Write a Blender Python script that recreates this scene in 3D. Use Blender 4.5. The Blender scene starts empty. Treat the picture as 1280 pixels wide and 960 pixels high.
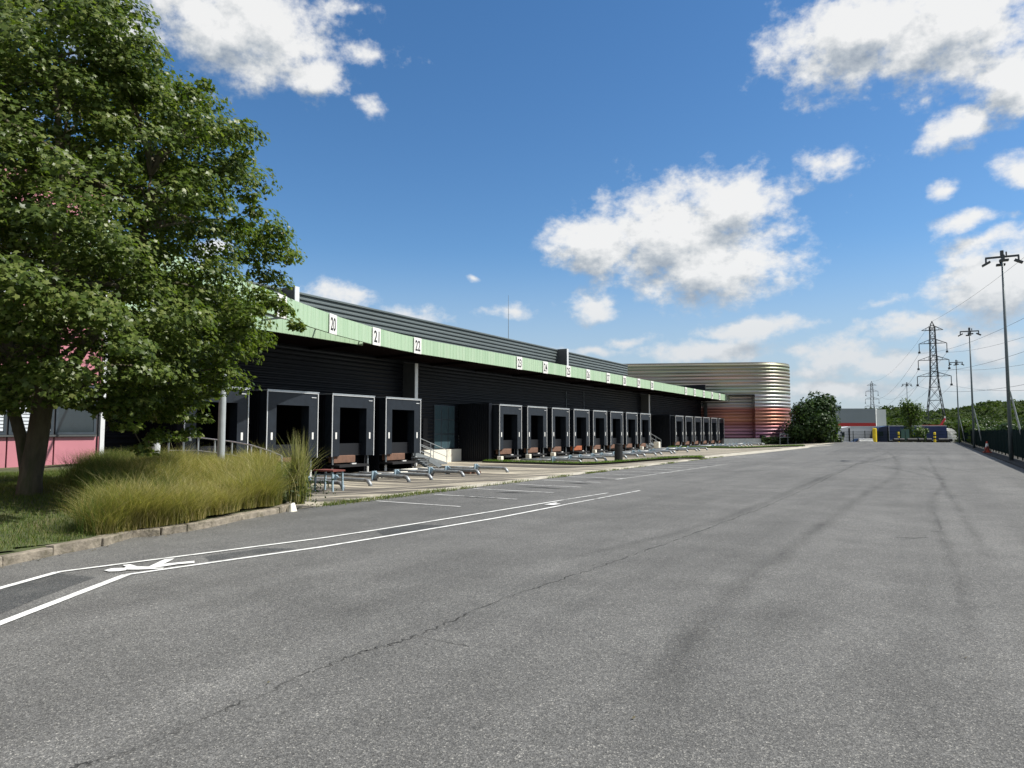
import bpy, math, random
import numpy as np
from mathutils import Vector, Matrix
random.seed(7); rng = np.random.default_rng(11)
PI = math.pi
C = bpy.context.scene.collection
# ---------------------------------------------------------------- camera model (used to measure the place from the photo)
F = 887.0; PITCH = math.radians(3.84); YAW = math.radians(30.33); HC = 1.6
ct, st, cy, sy = math.cos(PITCH), math.sin(PITCH), math.cos(YAW), math.sin(YAW)
def ray(u, v):
    x, y, z = (u-640)/F, -(v-480)/F, 1.0
    up = y*ct + z*st; fw = z*ct - y*st
    return Vector((x*cy - fw*sy, x*sy + fw*cy, up))
def G(u, v, h=0.0):
    d = ray(u, v); t = (h-HC)/d.z
    return Vector((d.x*t, d.y*t, h))
def PY(u, L, v=520):                 # Y where the pixel column meets the plane x = -L
    d = ray(u, v); return d.y*(-L/d.x)
def W(u, v, Z):                      # point at horizontal forward distance Z
    d = ray(u, v); fw = -d.x*sy + d.y*cy; t = Z/fw
    return Vector((d.x*t, d.y*t, HC+d.z*t))
# ---------------------------------------------------------------- materials
def newmat(name):
    m = bpy.data.materials.new(name); m.use_nodes = True
    nt = m.node_tree; b = nt.nodes['Principled BSDF']
    return m, nt, b
def nd(nt, t, **kw):
    n = nt.nodes.new(t)
    for k, v in kw.items():
        if k in n.inputs: n.inputs[k].default_value = v
        else: setattr(n, k, v)
    return n
def c4(c): return (c[0], c[1], c[2], 1)
def mat(name, col, rough=.6, metal=0, var=.15, scale=3.0, bump=0.0, bscale=40, stretch=(1,1,1), spec=.5, dirt=None, streak=0):
    m, nt, b = newmat(name); L = nt.links
    tc = nd(nt, 'ShaderNodeTexCoord'); mp = nd(nt, 'ShaderNodeMapping'); mp.inputs['Scale'].default_value = stretch
    L.new(tc.outputs['Object'], mp.inputs['Vector'])
    n = nd(nt, 'ShaderNodeTexNoise', Scale=scale, Detail=6, Roughness=.6); L.new(mp.outputs[0], n.inputs['Vector'])
    r = nd(nt, 'ShaderNodeValToRGB'); L.new(n.outputs['Fac'], r.inputs['Fac'])
    lo = [max(0, x*(1-var)) for x in col]; hi = [min(1, x*(1+var)) for x in col]
    r.color_ramp.elements[0].position = .3; r.color_ramp.elements[0].color = c4(lo)
    r.color_ramp.elements[1].position = .7; r.color_ramp.elements[1].color = c4(hi)
    out = r.outputs[0]
    if dirt:
        n2 = nd(nt, 'ShaderNodeTexNoise', Scale=scale*.7, Detail=8, Roughness=.7); L.new(mp.outputs[0], n2.inputs['Vector'])
        r2 = nd(nt, 'ShaderNodeValToRGB'); r2.color_ramp.elements[0].position = .5; r2.color_ramp.elements[1].position = .68
        L.new(n2.outputs['Fac'], r2.inputs['Fac'])
        mx = nd(nt, 'ShaderNodeMix', data_type='RGBA'); L.new(r2.outputs[0], mx.inputs[0]); L.new(out, mx.inputs[6]); mx.inputs[7].default_value = c4(dirt)
        out = mx.outputs[2]
    L.new(out, b.inputs['Base Color'])
    b.inputs['Roughness'].default_value = rough; b.inputs['Metallic'].default_value = metal
    b.inputs['Specular IOR Level'].default_value = spec
    if bump:
        nb = nd(nt, 'ShaderNodeTexNoise', Scale=bscale, Detail=6); L.new(mp.outputs[0], nb.inputs['Vector'])
        bp = nd(nt, 'ShaderNodeBump', Strength=bump, Distance=.02); L.new(nb.outputs['Fac'], bp.inputs['Height']); L.new(bp.outputs[0], b.inputs['Normal'])
    return m
def math_(nt, op, a, b=None, c=None):
    n = nt.nodes.new('ShaderNodeMath'); n.operation = op
    for i, x in enumerate((a, b, c)):
        if x is None: continue
        if isinstance(x, (int, float)): n.inputs[i].default_value = x
        else: nt.links.new(x, n.inputs[i])
    return n.outputs[0]
def ramp(nt, fac, stops, interp='LINEAR'):
    r = nt.nodes.new('ShaderNodeValToRGB'); r.color_ramp.interpolation = interp
    e = r.color_ramp.elements
    while len(e) < len(stops): e.new(.5)
    for i, (p, c) in enumerate(stops): e[i].position = p; e[i].color = c4(c) if len(c) == 3 else c
    nt.links.new(fac, r.inputs['Fac']); return r.outputs['Color']
def mix(nt, fac, a, b, bt='MIX'):
    n = nt.nodes.new('ShaderNodeMix'); n.data_type = 'RGBA'; n.blend_type = bt
    for i, x in ((0, fac), (6, a), (7, b)):
        if isinstance(x, (int, float)): n.inputs[i].default_value = x
        elif isinstance(x, (tuple, list)): n.inputs[i].default_value = c4(x)
        else: nt.links.new(x, n.inputs[i])
    return n.outputs[2]
def noise(nt, vec, scale, detail=6, rough=.6, out='Fac', dist=0):
    n = nd(nt, 'ShaderNodeTexNoise', Scale=scale, Detail=detail, Roughness=rough, Distortion=dist); nt.links.new(vec, n.inputs['Vector']); return n.outputs[out]
def mapping(nt, scale=(1,1,1), loc=(0,0,0), rot=(0,0,0)):
    tc = nd(nt, 'ShaderNodeTexCoord'); mp = nd(nt, 'ShaderNodeMapping')
    mp.inputs['Scale'].default_value = scale; mp.inputs['Location'].default_value = loc; mp.inputs['Rotation'].default_value = rot
    nt.links.new(tc.outputs['Object'], mp.inputs['Vector']); return mp.outputs[0]

def asphalt_mat(name, base=.115, warm=1.0, patch=None):
    m, nt, b = newmat(name); L = nt.links
    v = mapping(nt)
    big = noise(nt, v, .12, 5, .6); mid = noise(nt, v, 1.1, 6, .65)
    streak = noise(nt, mapping(nt, (1.2, .06, 1), rot=(0, 0, .06)), 1.0, 5, .6)
    vo = nd(nt, 'ShaderNodeTexVoronoi', Scale=135); L.new(v, vo.inputs['Vector'])
    vo2 = nd(nt, 'ShaderNodeTexVoronoi', Scale=60); L.new(v, vo2.inputs['Vector'])
    hue = nd(nt, 'ShaderNodeSeparateColor'); L.new(vo.outputs['Color'], hue.inputs[0])
    h2 = nd(nt, 'ShaderNodeSeparateColor'); L.new(vo2.outputs['Color'], h2.inputs[0])
    g = [base*1.02, base*1.01, base*.96*warm]
    tone = ramp(nt, big, [(.35, [x*.86 for x in g]), (.65, [x*1.12 for x in g])])
    tone = mix(nt, .8, tone, ramp(nt, mid, [(.3, (.78,)*3), (.7, (1.16,)*3)]), 'MULTIPLY')
    tone = mix(nt, .75, tone, ramp(nt, streak, [(.35, (.84,)*3), (.6, (1.1,)*3)]), 'MULTIPLY')
    tone = mix(nt, 1, tone, ramp(nt, hue.outputs[0], [(0, (.5,)*3), (.45, (.9,)*3), (.86, (1.2,)*3), (.95, (1.7, 1.67, 1.6)), (1, (2.6, 2.55, 2.4))]), 'MULTIPLY')
    tone = mix(nt, .7, tone, ramp(nt, h2.outputs[1], [(0, (.62,)*3), (.5, (1,)*3), (.95, (1.08,)*3), (1, (1.6,)*3)]), 'MULTIPLY')
    L.new(tone, b.inputs['Base Color']); b.inputs['Roughness'].default_value = .82; b.inputs['Specular IOR Level'].default_value = .35
    bp = nd(nt, 'ShaderNodeBump', Strength=.55, Distance=.006); L.new(vo.outputs['Distance'], bp.inputs['Height']); L.new(bp.outputs[0], b.inputs['Normal'])
    return m
def decal_mat(name, col, amount, scale=2.0, stretch=(1,1,1), thr=(.35, .65), rough=.8):
    m, nt, b = newmat(name); L = nt.links
    n = noise(nt, mapping(nt, stretch), scale, 7, .7)
    f = noise(nt, mapping(nt), 45, 4, .7)
    a = ramp(nt, n, [(thr[0], (0,)*3), (thr[1], (1,)*3)]); a2 = ramp(nt, f, [(.3, (.35,)*3), (.55, (1,)*3)])
    at = nd(nt, 'ShaderNodeAttribute', attribute_name='edge')
    al = math_(nt, 'MULTIPLY', math_(nt, 'MULTIPLY', a, a2), amount)
    al = math_(nt, 'MULTIPLY', al, at.outputs['Fac'])
    L.new(al, b.inputs['Alpha']); b.inputs['Base Color'].default_value = c4(col); b.inputs['Roughness'].default_value = rough
    b.inputs['Specular IOR Level'].default_value = .25
    return m
def leaf_mat(name, cols, trans=.35, rough=.45):
    m, nt, b = newmat(name); L = nt.links
    g = nd(nt, 'ShaderNodeNewGeometry')
    n = noise(nt, mapping(nt), .55, 4, .6)
    r = math_(nt, 'ADD', math_(nt, 'MULTIPLY', g.outputs['Random Per Island'], .65), math_(nt, 'MULTIPLY', n, .45))
    k = len(cols)
    col = ramp(nt, r, [(.12+.8*i/(k-1), c) for i, c in enumerate(cols)])
    L.new(col, b.inputs['Base Color']); b.inputs['Roughness'].default_value = rough; b.inputs['Specular IOR Level'].default_value = .22
    t = nd(nt, 'ShaderNodeBsdfTranslucent'); L.new(mix(nt, 1, col, (1.5, 1.7, .7), 'MULTIPLY'), t.inputs['Color'])
    mx = nd(nt, 'ShaderNodeMixShader', Fac=trans); L.new(b.outputs[0], mx.inputs[1]); L.new(t.outputs[0], mx.inputs[2])
    L.new(mx.outputs[0], nt.nodes['Material Output'].inputs['Surface'])
    return m
M = {}
M['asphalt'] = asphalt_mat('asphalt', .122)
M['asphalt_far'] = asphalt_mat('asphalt_far', .100)
M['asphalt_worn'] = decal_mat('worn_asphalt', (.035, .035, .035), .2, .6, (1, 1, 1), (.35, .75))
M['tyre'] = decal_mat('tyre_rubber_and_shadow', (.03, .03, .03), .33, 1.3, (2, .5, 1), (.3, .8))  # also used for the painted lamp post shadow
M['crack'] = decal_mat('crack_tar', (.035, .035, .033), .8, 3, (1, 1, 1), (.33, .6))
M['stain'] = decal_mat('oil_stain', (.012, .012, .012), .95, 1.2, (1, 1, 1), (.25, .5))
M['faintpaint'] = decal_mat('faint_paint', (.6, .6, .57), .75, 1.6, (1, 1, 1), (.32, .6))
M['paint'] = mat('white_road_paint', (.72, .72, .69), .7, var=.08, scale=6, bump=.2, bscale=120, dirt=(.42, .42, .4))
M['wornpaint'] = decal_mat('worn_white_paint', (.62, .62, .6), 1.0, 2.2, (1, 1, 1), (.3, .5))
def concrete_yard():
    m, nt, b = newmat('concrete_apron'); L = nt.links
    v = mapping(nt)
    band = noise(nt, mapping(nt, (.05, 1.0, 1)), 1.15, 3, .5); n2 = noise(nt, v, .7, 7, .65); n3 = noise(nt, v, 30, 5, .7)
    c = ramp(nt, band, [(.40, (.085, .075, .062)), (.49, (.2, .18, .145)), (.58, (.42, .38, .30))])
    c = mix(nt, .8, c, ramp(nt, n2, [(.3, (.55, .53, .5)), (.6, (1.1, 1.08, 1.04))]), 'MULTIPLY')
    c = mix(nt, .5, c, ramp(nt, n3, [(.3, (.6,)*3), (.7, (1.3,)*3)]), 'MULTIPLY')
    # slab joints every 4.09 m along Y and 5 m along X
    sep = nd(nt, 'ShaderNodeSeparateXYZ'); L.new(v, sep.inputs[0])
    jy = math_(nt, 'LESS_THAN', math_(nt, 'ABSOLUTE', math_(nt, 'SUBTRACT', math_(nt, 'FRACT', math_(nt, 'DIVIDE', sep.outputs[1], 4.09)), .5)), .006)
    jx = math_(nt, 'LESS_THAN', math_(nt, 'ABSOLUTE', math_(nt, 'SUBTRACT', math_(nt, 'FRACT', math_(nt, 'DIVIDE', sep.outputs[0], 5.1)), .5)), .005)
    c = mix(nt, math_(nt, 'MULTIPLY', math_(nt, 'MAXIMUM', jy, jx), .7), c, (.04, .045, .03))
    L.new(c, b.inputs['Base Color']); b.inputs['Roughness'].default_value = .9
    return m
M['concrete'] = concrete_yard()
M['concrete_pale'] = mat('pale_concrete', (.42, .39, .32), .9, var=.2, scale=2.5, bump=.3, dirt=(.2, .18, .13))
M['kerb'] = mat('kerb_concrete', (.23, .20, .155), .9, var=.4, scale=5, bump=.9, bscale=22, dirt=(.07, .065, .035))
M['plinth'] = mat('white_plinth_render', (.72, .69, .6), .85, var=.06, scale=2, dirt=(.5, .47, .38))
M['soil'] = mat('bare_soil', (.07, .055, .035), .95, var=.35, scale=6, bump=.6)
M['lawn'] = mat('lawn_soil', (.06, .075, .025), .95, var=.4, scale=3, bump=.6, dirt=(.12, .10, .05))
M['ground'] = mat('rough_ground', (.09, .10, .045), .95, var=.35, scale=.08, bump=.3, dirt=(.14, .12, .08))
M['verge'] = mat('dark_verge', (.035, .032, .026), .95, var=.35, scale=4, bump=.5)
M['navy'] = mat('dark_navy_cladding', (.006, .0078, .0115), .5, spec=.25, var=.15, scale=.8, stretch=(1, .2, 1))
M['navy2'] = mat('dark_dock_cladding', (.0045, .0055, .0085), .6, spec=.2, var=.15, scale=1.2)
M['parapet'] = mat('grey_green_cladding', (.13, .155, .155), .45, .3, var=.12, scale=.4, stretch=(1, .3, 1))
M['galv'] = mat('galvanised_steel', (.42, .45, .47), .42, .6, var=.15, scale=8)
M['galv_dull'] = mat('dull_grey_steel', (.20, .22, .23), .55, .3, var=.15, scale=3)
M['column'] = mat('column_grey', (.075, .08, .08), .6, .1, var=.1)
M['postgrey'] = mat('post_grey_paint', (.10, .125, .135), .45, .2, var=.12, scale=2)
M['postdark'] = mat('lamp_head_grey', (.05, .055, .06), .5, .3)
M['trim'] = mat('pale_alu_trim', (.75, .76, .76), .3, .2, var=.05)
M['vinyl'] = mat('dark_vinyl_curtain', (.013, .0175, .024), .45, spec=.35, var=.25, scale=2, bump=.25, bscale=3)
M['black'] = mat('black_rubber', (.006, .006, .007), .7, var=.2)
M['dooring'] = mat('dock_door_panel', (.004, .005, .0075), .5, var=.1)
M['brown'] = mat('rusty_brown_bumper', (.16, .085, .055), .8, var=.25, scale=5, bump=.3)
M['orangebrown'] = mat('orange_brown_bumper', (.34, .10, .04), .8, var=.25, scale=5, bump=.3)
M['white'] = mat('white_paint', (.74, .74, .71), .5, var=.08, scale=2, dirt=(.55, .54, .5))
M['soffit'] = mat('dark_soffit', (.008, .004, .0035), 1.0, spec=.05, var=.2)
M['bluegrey'] = mat('pale_blue_grey_paint', (.30, .40, .46), .5, .2, var=.15, scale=6)
M['polegrey'] = mat('pale_grey_pole', (.34, .37, .38), .6, 0, var=.12, scale=3)
M['guide'] = mat('grey_guide_tube', (.27, .29, .30), .45, .4, var=.2, scale=5, dirt=(.16, .13, .10))
M['glass'] = mat('blue_grey_glazing', (.05, .085, .10), .12, 0, var=.1, scale=.6, spec=.8)
M['glassdark'] = mat('dark_glazing', (.02, .03, .035), .08, 0, var=.1, spec=.9)
M['blind'] = mat('white_slatted_blind', (.62, .66, .7), .6, var=.05)
M['frame'] = mat('slate_window_frame', (.06, .075, .09), .4, .4)
M['pink'] = mat('pink_wall_panel', (.50, .20, .235), .4, var=.08, scale=.7, dirt=(.40, .16, .2))
M['pinkjoint'] = mat('panel_joint', (.03, .03, .035), .7)
M['redwood'] = mat('weathered_red_wood', (.15, .04, .03), .7, var=.3, scale=6)
M['fence'] = mat('dark_green_fence_screen', (.003, .016, .012), .85, spec=.1, var=.3, scale=2, stretch=(1, 3, 1))
M['fencepost'] = mat('dark_green_fence_post', (.003, .014, .011), .8, spec=.15)
M['bark'] = mat('mossy_bark', (.10, .085, .055), .95, var=.35, scale=7, stretch=(1, 1, .25), bump=.9, bscale=14, dirt=(.055, .06, .02))
M['pylon'] = mat('pylon_steel', (.06, .065, .07), .6, .4)
M['yellow'] = mat('yellow_paint', (.75, .55, .02), .5, var=.1)
M['cone'] = mat('red_orange_plastic', (.45, .06, .03), .5)
M['tarpblue'] = mat('dark_blue_tarpaulin', (.015, .03, .11), .5, var=.15, scale=.8)
M['cabblue'] = mat('dark_blue_cab_paint', (.008, .014, .045), .3)
M['vanwhite'] = mat('white_truck_panel', (.55, .57, .58), .4, var=.06)
M['greenbin'] = mat('dull_green_container', (.04, .10, .08), .5)
M['red'] = mat('red_band_cladding', (.42, .02, .02), .5)
M['greywall'] = mat('grey_shed_cladding', (.22, .25, .28), .5, var=.06, scale=.2)
M['palewall'] = mat('pale_shed_cladding', (.62, .64, .65), .5, var=.06, scale=.2)
M['leaf'] = leaf_mat('maple_leaves', [(.036, .060, .013), (.068, .104, .021), (.108, .145, .032), (.19, .215, .065)], .36, .38)
M['bushleaf'] = leaf_mat('dark_tree_leaves', [(.012, .028, .008), (.025, .05, .012), (.05, .085, .02)], .2)
M['brightleaf'] = leaf_mat('bright_tree_leaves', [(.03, .06, .012), (.06, .10, .02), (.10, .14, .03)], .3)
M['forest'] = leaf_mat('forest_leaves', [(.022, .038, .012), (.034, .057, .015), (.050, .074, .020), (.066, .088, .027)], .25, .9)
M['feather'] = leaf_mat('feather_grass_blades', [(.06, .085, .018), (.16, .165, .04), (.34, .29, .11), (.52, .42, .22)], .35, .6)
M['grassblade'] = leaf_mat('lawn_blades', [(.035, .07, .012), (.07, .12, .02), (.12, .15, .035), (.22, .20, .08)], .3, .6)
M['brightgrass'] = leaf_mat('bright_grass_blades', [(.05, .10, .012), (.09, .17, .02), (.15, .22, .03)], .35, .6)
M['reed'] = leaf_mat('reed_blades', [(.10, .14, .05), (.28, .27, .10), (.45, .40, .22)], .35, .6)
M['shrubleaf'] = leaf_mat('shrub_leaves', [(.012, .03, .01), (.03, .055, .02), (.08, .10, .05)], .2)
def cladding_bands():
    m, nt, b = newmat('banded_metal_cladding'); L = nt.links
    v = mapping(nt); sep = nd(nt, 'ShaderNodeSeparateXYZ'); L.new(v, sep.inputs[0])
    z = math_(nt, 'DIVIDE', math_(nt, 'ADD', sep.outputs[2], .6), 12.6)
    base = ramp(nt, z, [(0, (.22, .10, .15)), (.20, (.32, .17, .22)), (.26, (.28, .10, .09)), (.32, (.36, .17, .11)), (.44, (.32, .12, .10)),
                        (.48, (.36, .36, .37)), (.58, (.40, .40, .39)), (.66, (.30, .33, .27)), (.80, (.34, .30, .25)), (.92, (.27, .28, .20)), (1, (.3, .28, .22))])
    row = nd(nt, 'ShaderNodeMapping'); row.inputs['Scale'].default_value = (.06, .06, 2.6); L.new(v, row.inputs['Vector'])
    n = noise(nt, row.outputs[0], 1.6, 4, .6); n2 = noise(nt, row.outputs[0], 2.9, 3, .6, 'Color')
    c = mix(nt, .7, base, ramp(nt, n, [(.3, (.5, .5, .5)), (.5, (1,)*3), (.65, (1.5, 1.25, 1.15))]), 'MULTIPLY')
    c = mix(nt, .38, c, n2, 'OVERLAY')
    L.new(c, b.inputs['Base Color']); b.inputs['Metallic'].default_value = .6; b.inputs['Roughness'].default_value = .42
    return m
M['bands'] = cladding_bands()
def fascia_mat():
    m, nt, b = newmat('pale_green_fascia'); L = nt.links
    v = mapping(nt); sep = nd(nt, 'ShaderNodeSeparateXYZ'); L.new(v, sep.inputs[0])
    r = noise(nt, mapping(nt, (.02, 1.1, .02)), 1.3, 3, .6); s = noise(nt, mapping(nt, (1, 9, .5)), 1.0, 6, .7)
    c = ramp(nt, r, [(.35, (.31, .44, .295)), (.5, (.345, .475, .325)), (.65, (.375, .49, .35))])
    c = mix(nt, .5, c, ramp(nt, s, [(.3, (.78, .84, .8)), (.55, (1.04,)*3)]), 'MULTIPLY')
    L.new(c, b.inputs['Base Color']); b.inputs['Roughness'].default_value = .5
    return m
M['fascia'] = fascia_mat()
# ---------------------------------------------------------------- mesh builder
class MB:
    def __init__(s): s.v = []; s.f = []; s.m = []; s.e = None
    def add(s, vs, fs, mi=0):
        o = len(s.v); s.v += [tuple(p) for p in vs]
        for f in fs: s.f.append(tuple(i+o for i in f)); s.m.append(mi)
        return s
    def box(s, x0, x1, y0, y1, z0, z1, mi=0, mat4=None):
        vs = [Vector(p) for p in ((x0,y0,z0),(x1,y0,z0),(x1,y1,z0),(x0,y1,z0),(x0,y0,z1),(x1,y0,z1),(x1,y1,z1),(x0,y1,z1))]
        if mat4: vs = [mat4 @ p for p in vs]
        return s.add(vs, [(0,3,2,1),(4,5,6,7),(0,1,5,4),(1,2,6,5),(2,3,7,6),(3,0,4,7)], mi)
    def tube(s, pts, r, n=8, mi=0, cap=True):
        pts = [Vector(p) for p in pts]; rs = r if isinstance(r, (list, tuple)) else [r]*len(pts)
        rings = []; prev = None
        for i, p in enumerate(pts):
            d = (pts[min(i+1, len(pts)-1)] - pts[max(i-1, 0)]).normalized()
            if prev is None:
                a = Vector((0,0,1)) if abs(d.z) < .9 else Vector((1,0,0)); e1 = d.cross(a).normalized()
            else: e1 = (prev - d*prev.dot(d)).normalized()
            prev = e1; e2 = d.cross(e1)
            rings.append([p + (e1*math.cos(2*PI*k/n) + e2*math.sin(2*PI*k/n))*rs[i] for k in range(n)])
        vs = [q for ring in rings for q in ring]; fs = []
        for i in range(len(pts)-1):
            for k in range(n): fs.append((i*n+k, i*n+(k+1) % n, (i+1)*n+(k+1) % n, (i+1)*n+k))
        if cap: fs.append(tuple(range(n-1, -1, -1))); fs.append(tuple((len(pts)-1)*n+k for k in range(n)))
        return s.add(vs, fs, mi)
    def bar(s, a, b, w, h=None, mi=0):
        a = Vector(a); b = Vector(b); h = h or w; d = b-a; L = d.length; d.normalize()
        up = Vector((0,0,1)) if abs(d.z) < .95 else Vector((1,0,0))
        sd = d.cross(up).normalized(); up = sd.cross(d)
        m = Matrix((( d.x, sd.x, up.x, a.x), (d.y, sd.y, up.y, a.y), (d.z, sd.z, up.z, a.z), (0,0,0,1)))
        return s.box(0, L, -w/2, w/2, -h/2, h/2, mi, m)
    def quad(s, a, b, c, d, mi=0): return s.add([a, b, c, d], [(0,1,2,3)], mi)
    def prism(s, poly, z0, z1, mi=0):
        n = len(poly); vs = [(p[0], p[1], z0) for p in poly] + [(p[0], p[1], z1) for p in poly]
        fs = [tuple(range(n-1, -1, -1)), tuple(range(n, 2*n))] + [(i, (i+1) % n, (i+1) % n+n, i+n) for i in range(n)]
        return s.add(vs, fs, mi)
    def build(s, name, mats, parent=None, smooth=False, bevel=0):
        me = bpy.data.meshes.new(name); me.from_pydata(s.v, [], s.f)
        if not isinstance(mats, (list, tuple)): mats = [mats]
        for m in mats: me.materials.append(m)
        me.polygons.foreach_set('material_index', s.m)
        if smooth: me.polygons.foreach_set('use_smooth', [True]*len(s.f))
        if s.e is not None:
            at = me.attributes.new('edge', 'FLOAT', 'POINT'); at.data.foreach_set('value', s.e + [1.0]*(len(s.v)-len(s.e)))
        me.update(); o = bpy.data.objects.new(name, me); C.objects.link(o)
        if parent: o.parent = parent
        if bevel:
            b = o.modifiers.new('bevel', 'BEVEL'); b.width = bevel; b.segments = 2; b.limit_method = 'ANGLE'
        return o
def tag(o, label=None, cat=None, group=None, kind=None):
    if label: o['label'] = label
    if cat: o['category'] = cat
    if group: o['group'] = group
    if kind: o['kind'] = kind
    return o
def empty(name, loc, label, cat, group=None, rz=0):
    o = bpy.data.objects.new(name, None); C.objects.link(o); o.location = loc; o.rotation_euler = (0, 0, rz)
    o.empty_display_size = .2
    return tag(o, label, cat, group)
def copy_tree(o, parent=None):
    c = o.copy(); C.objects.link(c)
    if parent: c.parent = parent
    for ch in list(o.children): copy_tree(ch, c)
    return c
# ---- numpy foliage
MAPLE = []
for k in range(10):
    a = 2*PI*k/10 + PI/2; r = (1.0 if k % 2 == 0 else .48)
    if k in (4, 6): r = .62
    MAPLE.append((r*math.cos(a), r*math.sin(a), -.12*r))
def tmpl_fan(pts):
    v = np.array([(0, 0, 0)] + pts, float); n = len(pts)
    return v, [(0, 1+i, 1+(i+1) % n) for i in range(n)]
T_MAPLE = tmpl_fan(MAPLE)
T_LEAF = (np.array([(0,-1,0),(.45,0,.12),(0,1,0),(-.45,0,.12)], float), [(0,1,2),(0,2,3)])
T_CLUMP = tmpl_fan([(1*math.cos(a)*(1 if i % 2 else .55), math.sin(a)*(1 if i % 2 else .55), .15*((i % 3)-1)) for i, a in enumerate([2*PI*i/7 for i in range(7)])])
def scatter(name, cen, nor, size, T, material, parent=None, extra=None):
    tv, tf = T; N = len(cen); k = len(tv)
    nor = nor/np.linalg.norm(nor, axis=1, keepdims=True)
    r = rng.normal(size=(N, 3)); t = np.cross(nor, r); t /= np.linalg.norm(t, axis=1, keepdims=True); b = np.cross(nor, t)
    s = np.asarray(size).reshape(-1, 1, 1) if np.ndim(size) else size
    P = cen[:, None, :] + s*(tv[None, :, 0:1]*t[:, None] + tv[None, :, 1:2]*b[:, None] + tv[None, :, 2:3]*nor[:, None])
    P = P.reshape(-1, 3); fa = np.array(tf); Fc = (fa[None] + (np.arange(N)*k)[:, None, None]).reshape(-1, 3)
    return raw_mesh(name, P, Fc, material, parent)
def raw_mesh(name, P, Fc, material, parent=None):
    me = bpy.data.meshes.new(name); nf, w = Fc.shape
    me.vertices.add(len(P)); me.vertices.foreach_set('co', P.astype(np.float32).ravel())
    me.loops.add(nf*w); me.loops.foreach_set('vertex_index', Fc.astype(np.int32).ravel())
    me.polygons.add(nf); me.polygons.foreach_set('loop_start', np.arange(0, nf*w, w, dtype=np.int32))
    try: me.polygons.foreach_set('loop_total', np.full(nf, w, dtype=np.int32))
    except Exception: pass
    me.materials.append(material); me.update(calc_edges=True); me.validate()
    o = bpy.data.objects.new(name, me); C.objects.link(o)
    if parent: o.parent = parent
    return o
def blades(name, base, h, w, lean, material, parent=None, bend=1.0, seg=3, wind=(0, 0)):
    N = len(base); az = rng.uniform(0, 2*PI, N); fac = rng.uniform(0, 2*PI, N)
    dirv = np.stack([np.cos(az), np.sin(az), np.zeros(N)], 1)*np.asarray(lean).reshape(-1, 1) + np.array([wind[0], wind[1], 0])
    side = np.stack([np.cos(fac), np.sin(fac), np.zeros(N)], 1)
    h = np.broadcast_to(h, N); w = np.broadcast_to(w, N)
    rows = []
    for i in range(seg+1):
        t = i/seg; q = base + dirv*(h*t**(1+bend))[:, None]; q[:, 2] += h*(t - .28*t*t*np.linalg.norm(dirv, axis=1))
        ww = (w*(1-t)**.7*.5)[:, None]
        if i < seg: rows += [q - side*ww, q + side*ww]
        else: rows += [q]
    P = np.stack(rows, 1).reshape(-1, 3); k = 2*seg+1; tf = []
    for i in range(seg-1): a = 2*i; tf += [(a, a+1, a+3), (a, a+3, a+2)]
    a = 2*(seg-1); tf += [(a, a+1, a+2)]
    Fc = (np.array(tf)[None] + (np.arange(N)*k)[:, None, None]).reshape(-1, 3)
    return raw_mesh(name, P, Fc, material, parent)
def strip(mb, pts, w, mi=0, z=.005, noise_w=.0, soft=False):
    """flat ribbon on the ground following pts (x,y); alpha fades over its long edges when soft"""
    pts = [Vector((p[0], p[1])) for p in pts]; n = len(pts); rows = []
    for i, p in enumerate(pts):
        d = (pts[min(i+1, n-1)]-pts[max(i-1, 0)]).normalized(); nn = Vector((-d.y, d.x))
        ww = (w[i] if isinstance(w, (list, tuple)) else w)*(1+random.uniform(-noise_w, noise_w))/2
        rows.append([p-nn*ww, p, p+nn*ww])
    vs = [(q.x, q.y, z) for r in rows for q in r]
    o = len(mb.v)
    if mb.e is None: mb.e = [1.0]*o
    mb.e += [1.0]*(len(mb.v)-len(mb.e))
    fs = []
    for i in range(n-1): a = 3*i; fs += [(a, a+3, a+4, a+1), (a+1, a+4, a+5, a+2)]
    mb.add(vs, fs, mi)
    for i in range(n):
        end = 0.0 if (soft and i in (0, n-1)) else 1.0
        mb.e += [0.0 if soft else 1.0, end, 0.0 if soft else 1.0]
def smooth_path(pts, k=6):
    pts = [Vector((p[0], p[1])) for p in pts]; out = []
    for i in range(len(pts)-1):
        p0 = pts[max(i-1, 0)]; p1 = pts[i]; p2 = pts[i+1]; p3 = pts[min(i+2, len(pts)-1)]
        for j in range(k):
            t = j/k; out.append(.5*((2*p1) + (p2-p0)*t + (2*p0-5*p1+4*p2-p3)*t*t + (3*p1-p0-3*p2+p3)*t**3))
    return out + [pts[-1]]
def blob(mb, c, rx, ry, mi, z, ang=0, n=18):
    if mb.e is None: mb.e = [1.0]*len(mb.v)
    mb.e += [1.0]*(len(mb.v)-len(mb.e))
    vs = [(c[0], c[1], z)]; fs = []
    for k in range(n):
        a = 2*PI*k/n; r = random.uniform(.75, 1.2)
        x = rx*r*math.cos(a); y = ry*r*math.sin(a); vs.append((c[0]+x*math.cos(ang)-y*math.sin(ang), c[1]+x*math.sin(ang)+y*math.cos(ang), z))
        fs.append((0, 1+k, 1+(k+1) % n))
    mb.add(vs, fs, mi); mb.e += [1.0]+[0.0]*n

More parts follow.
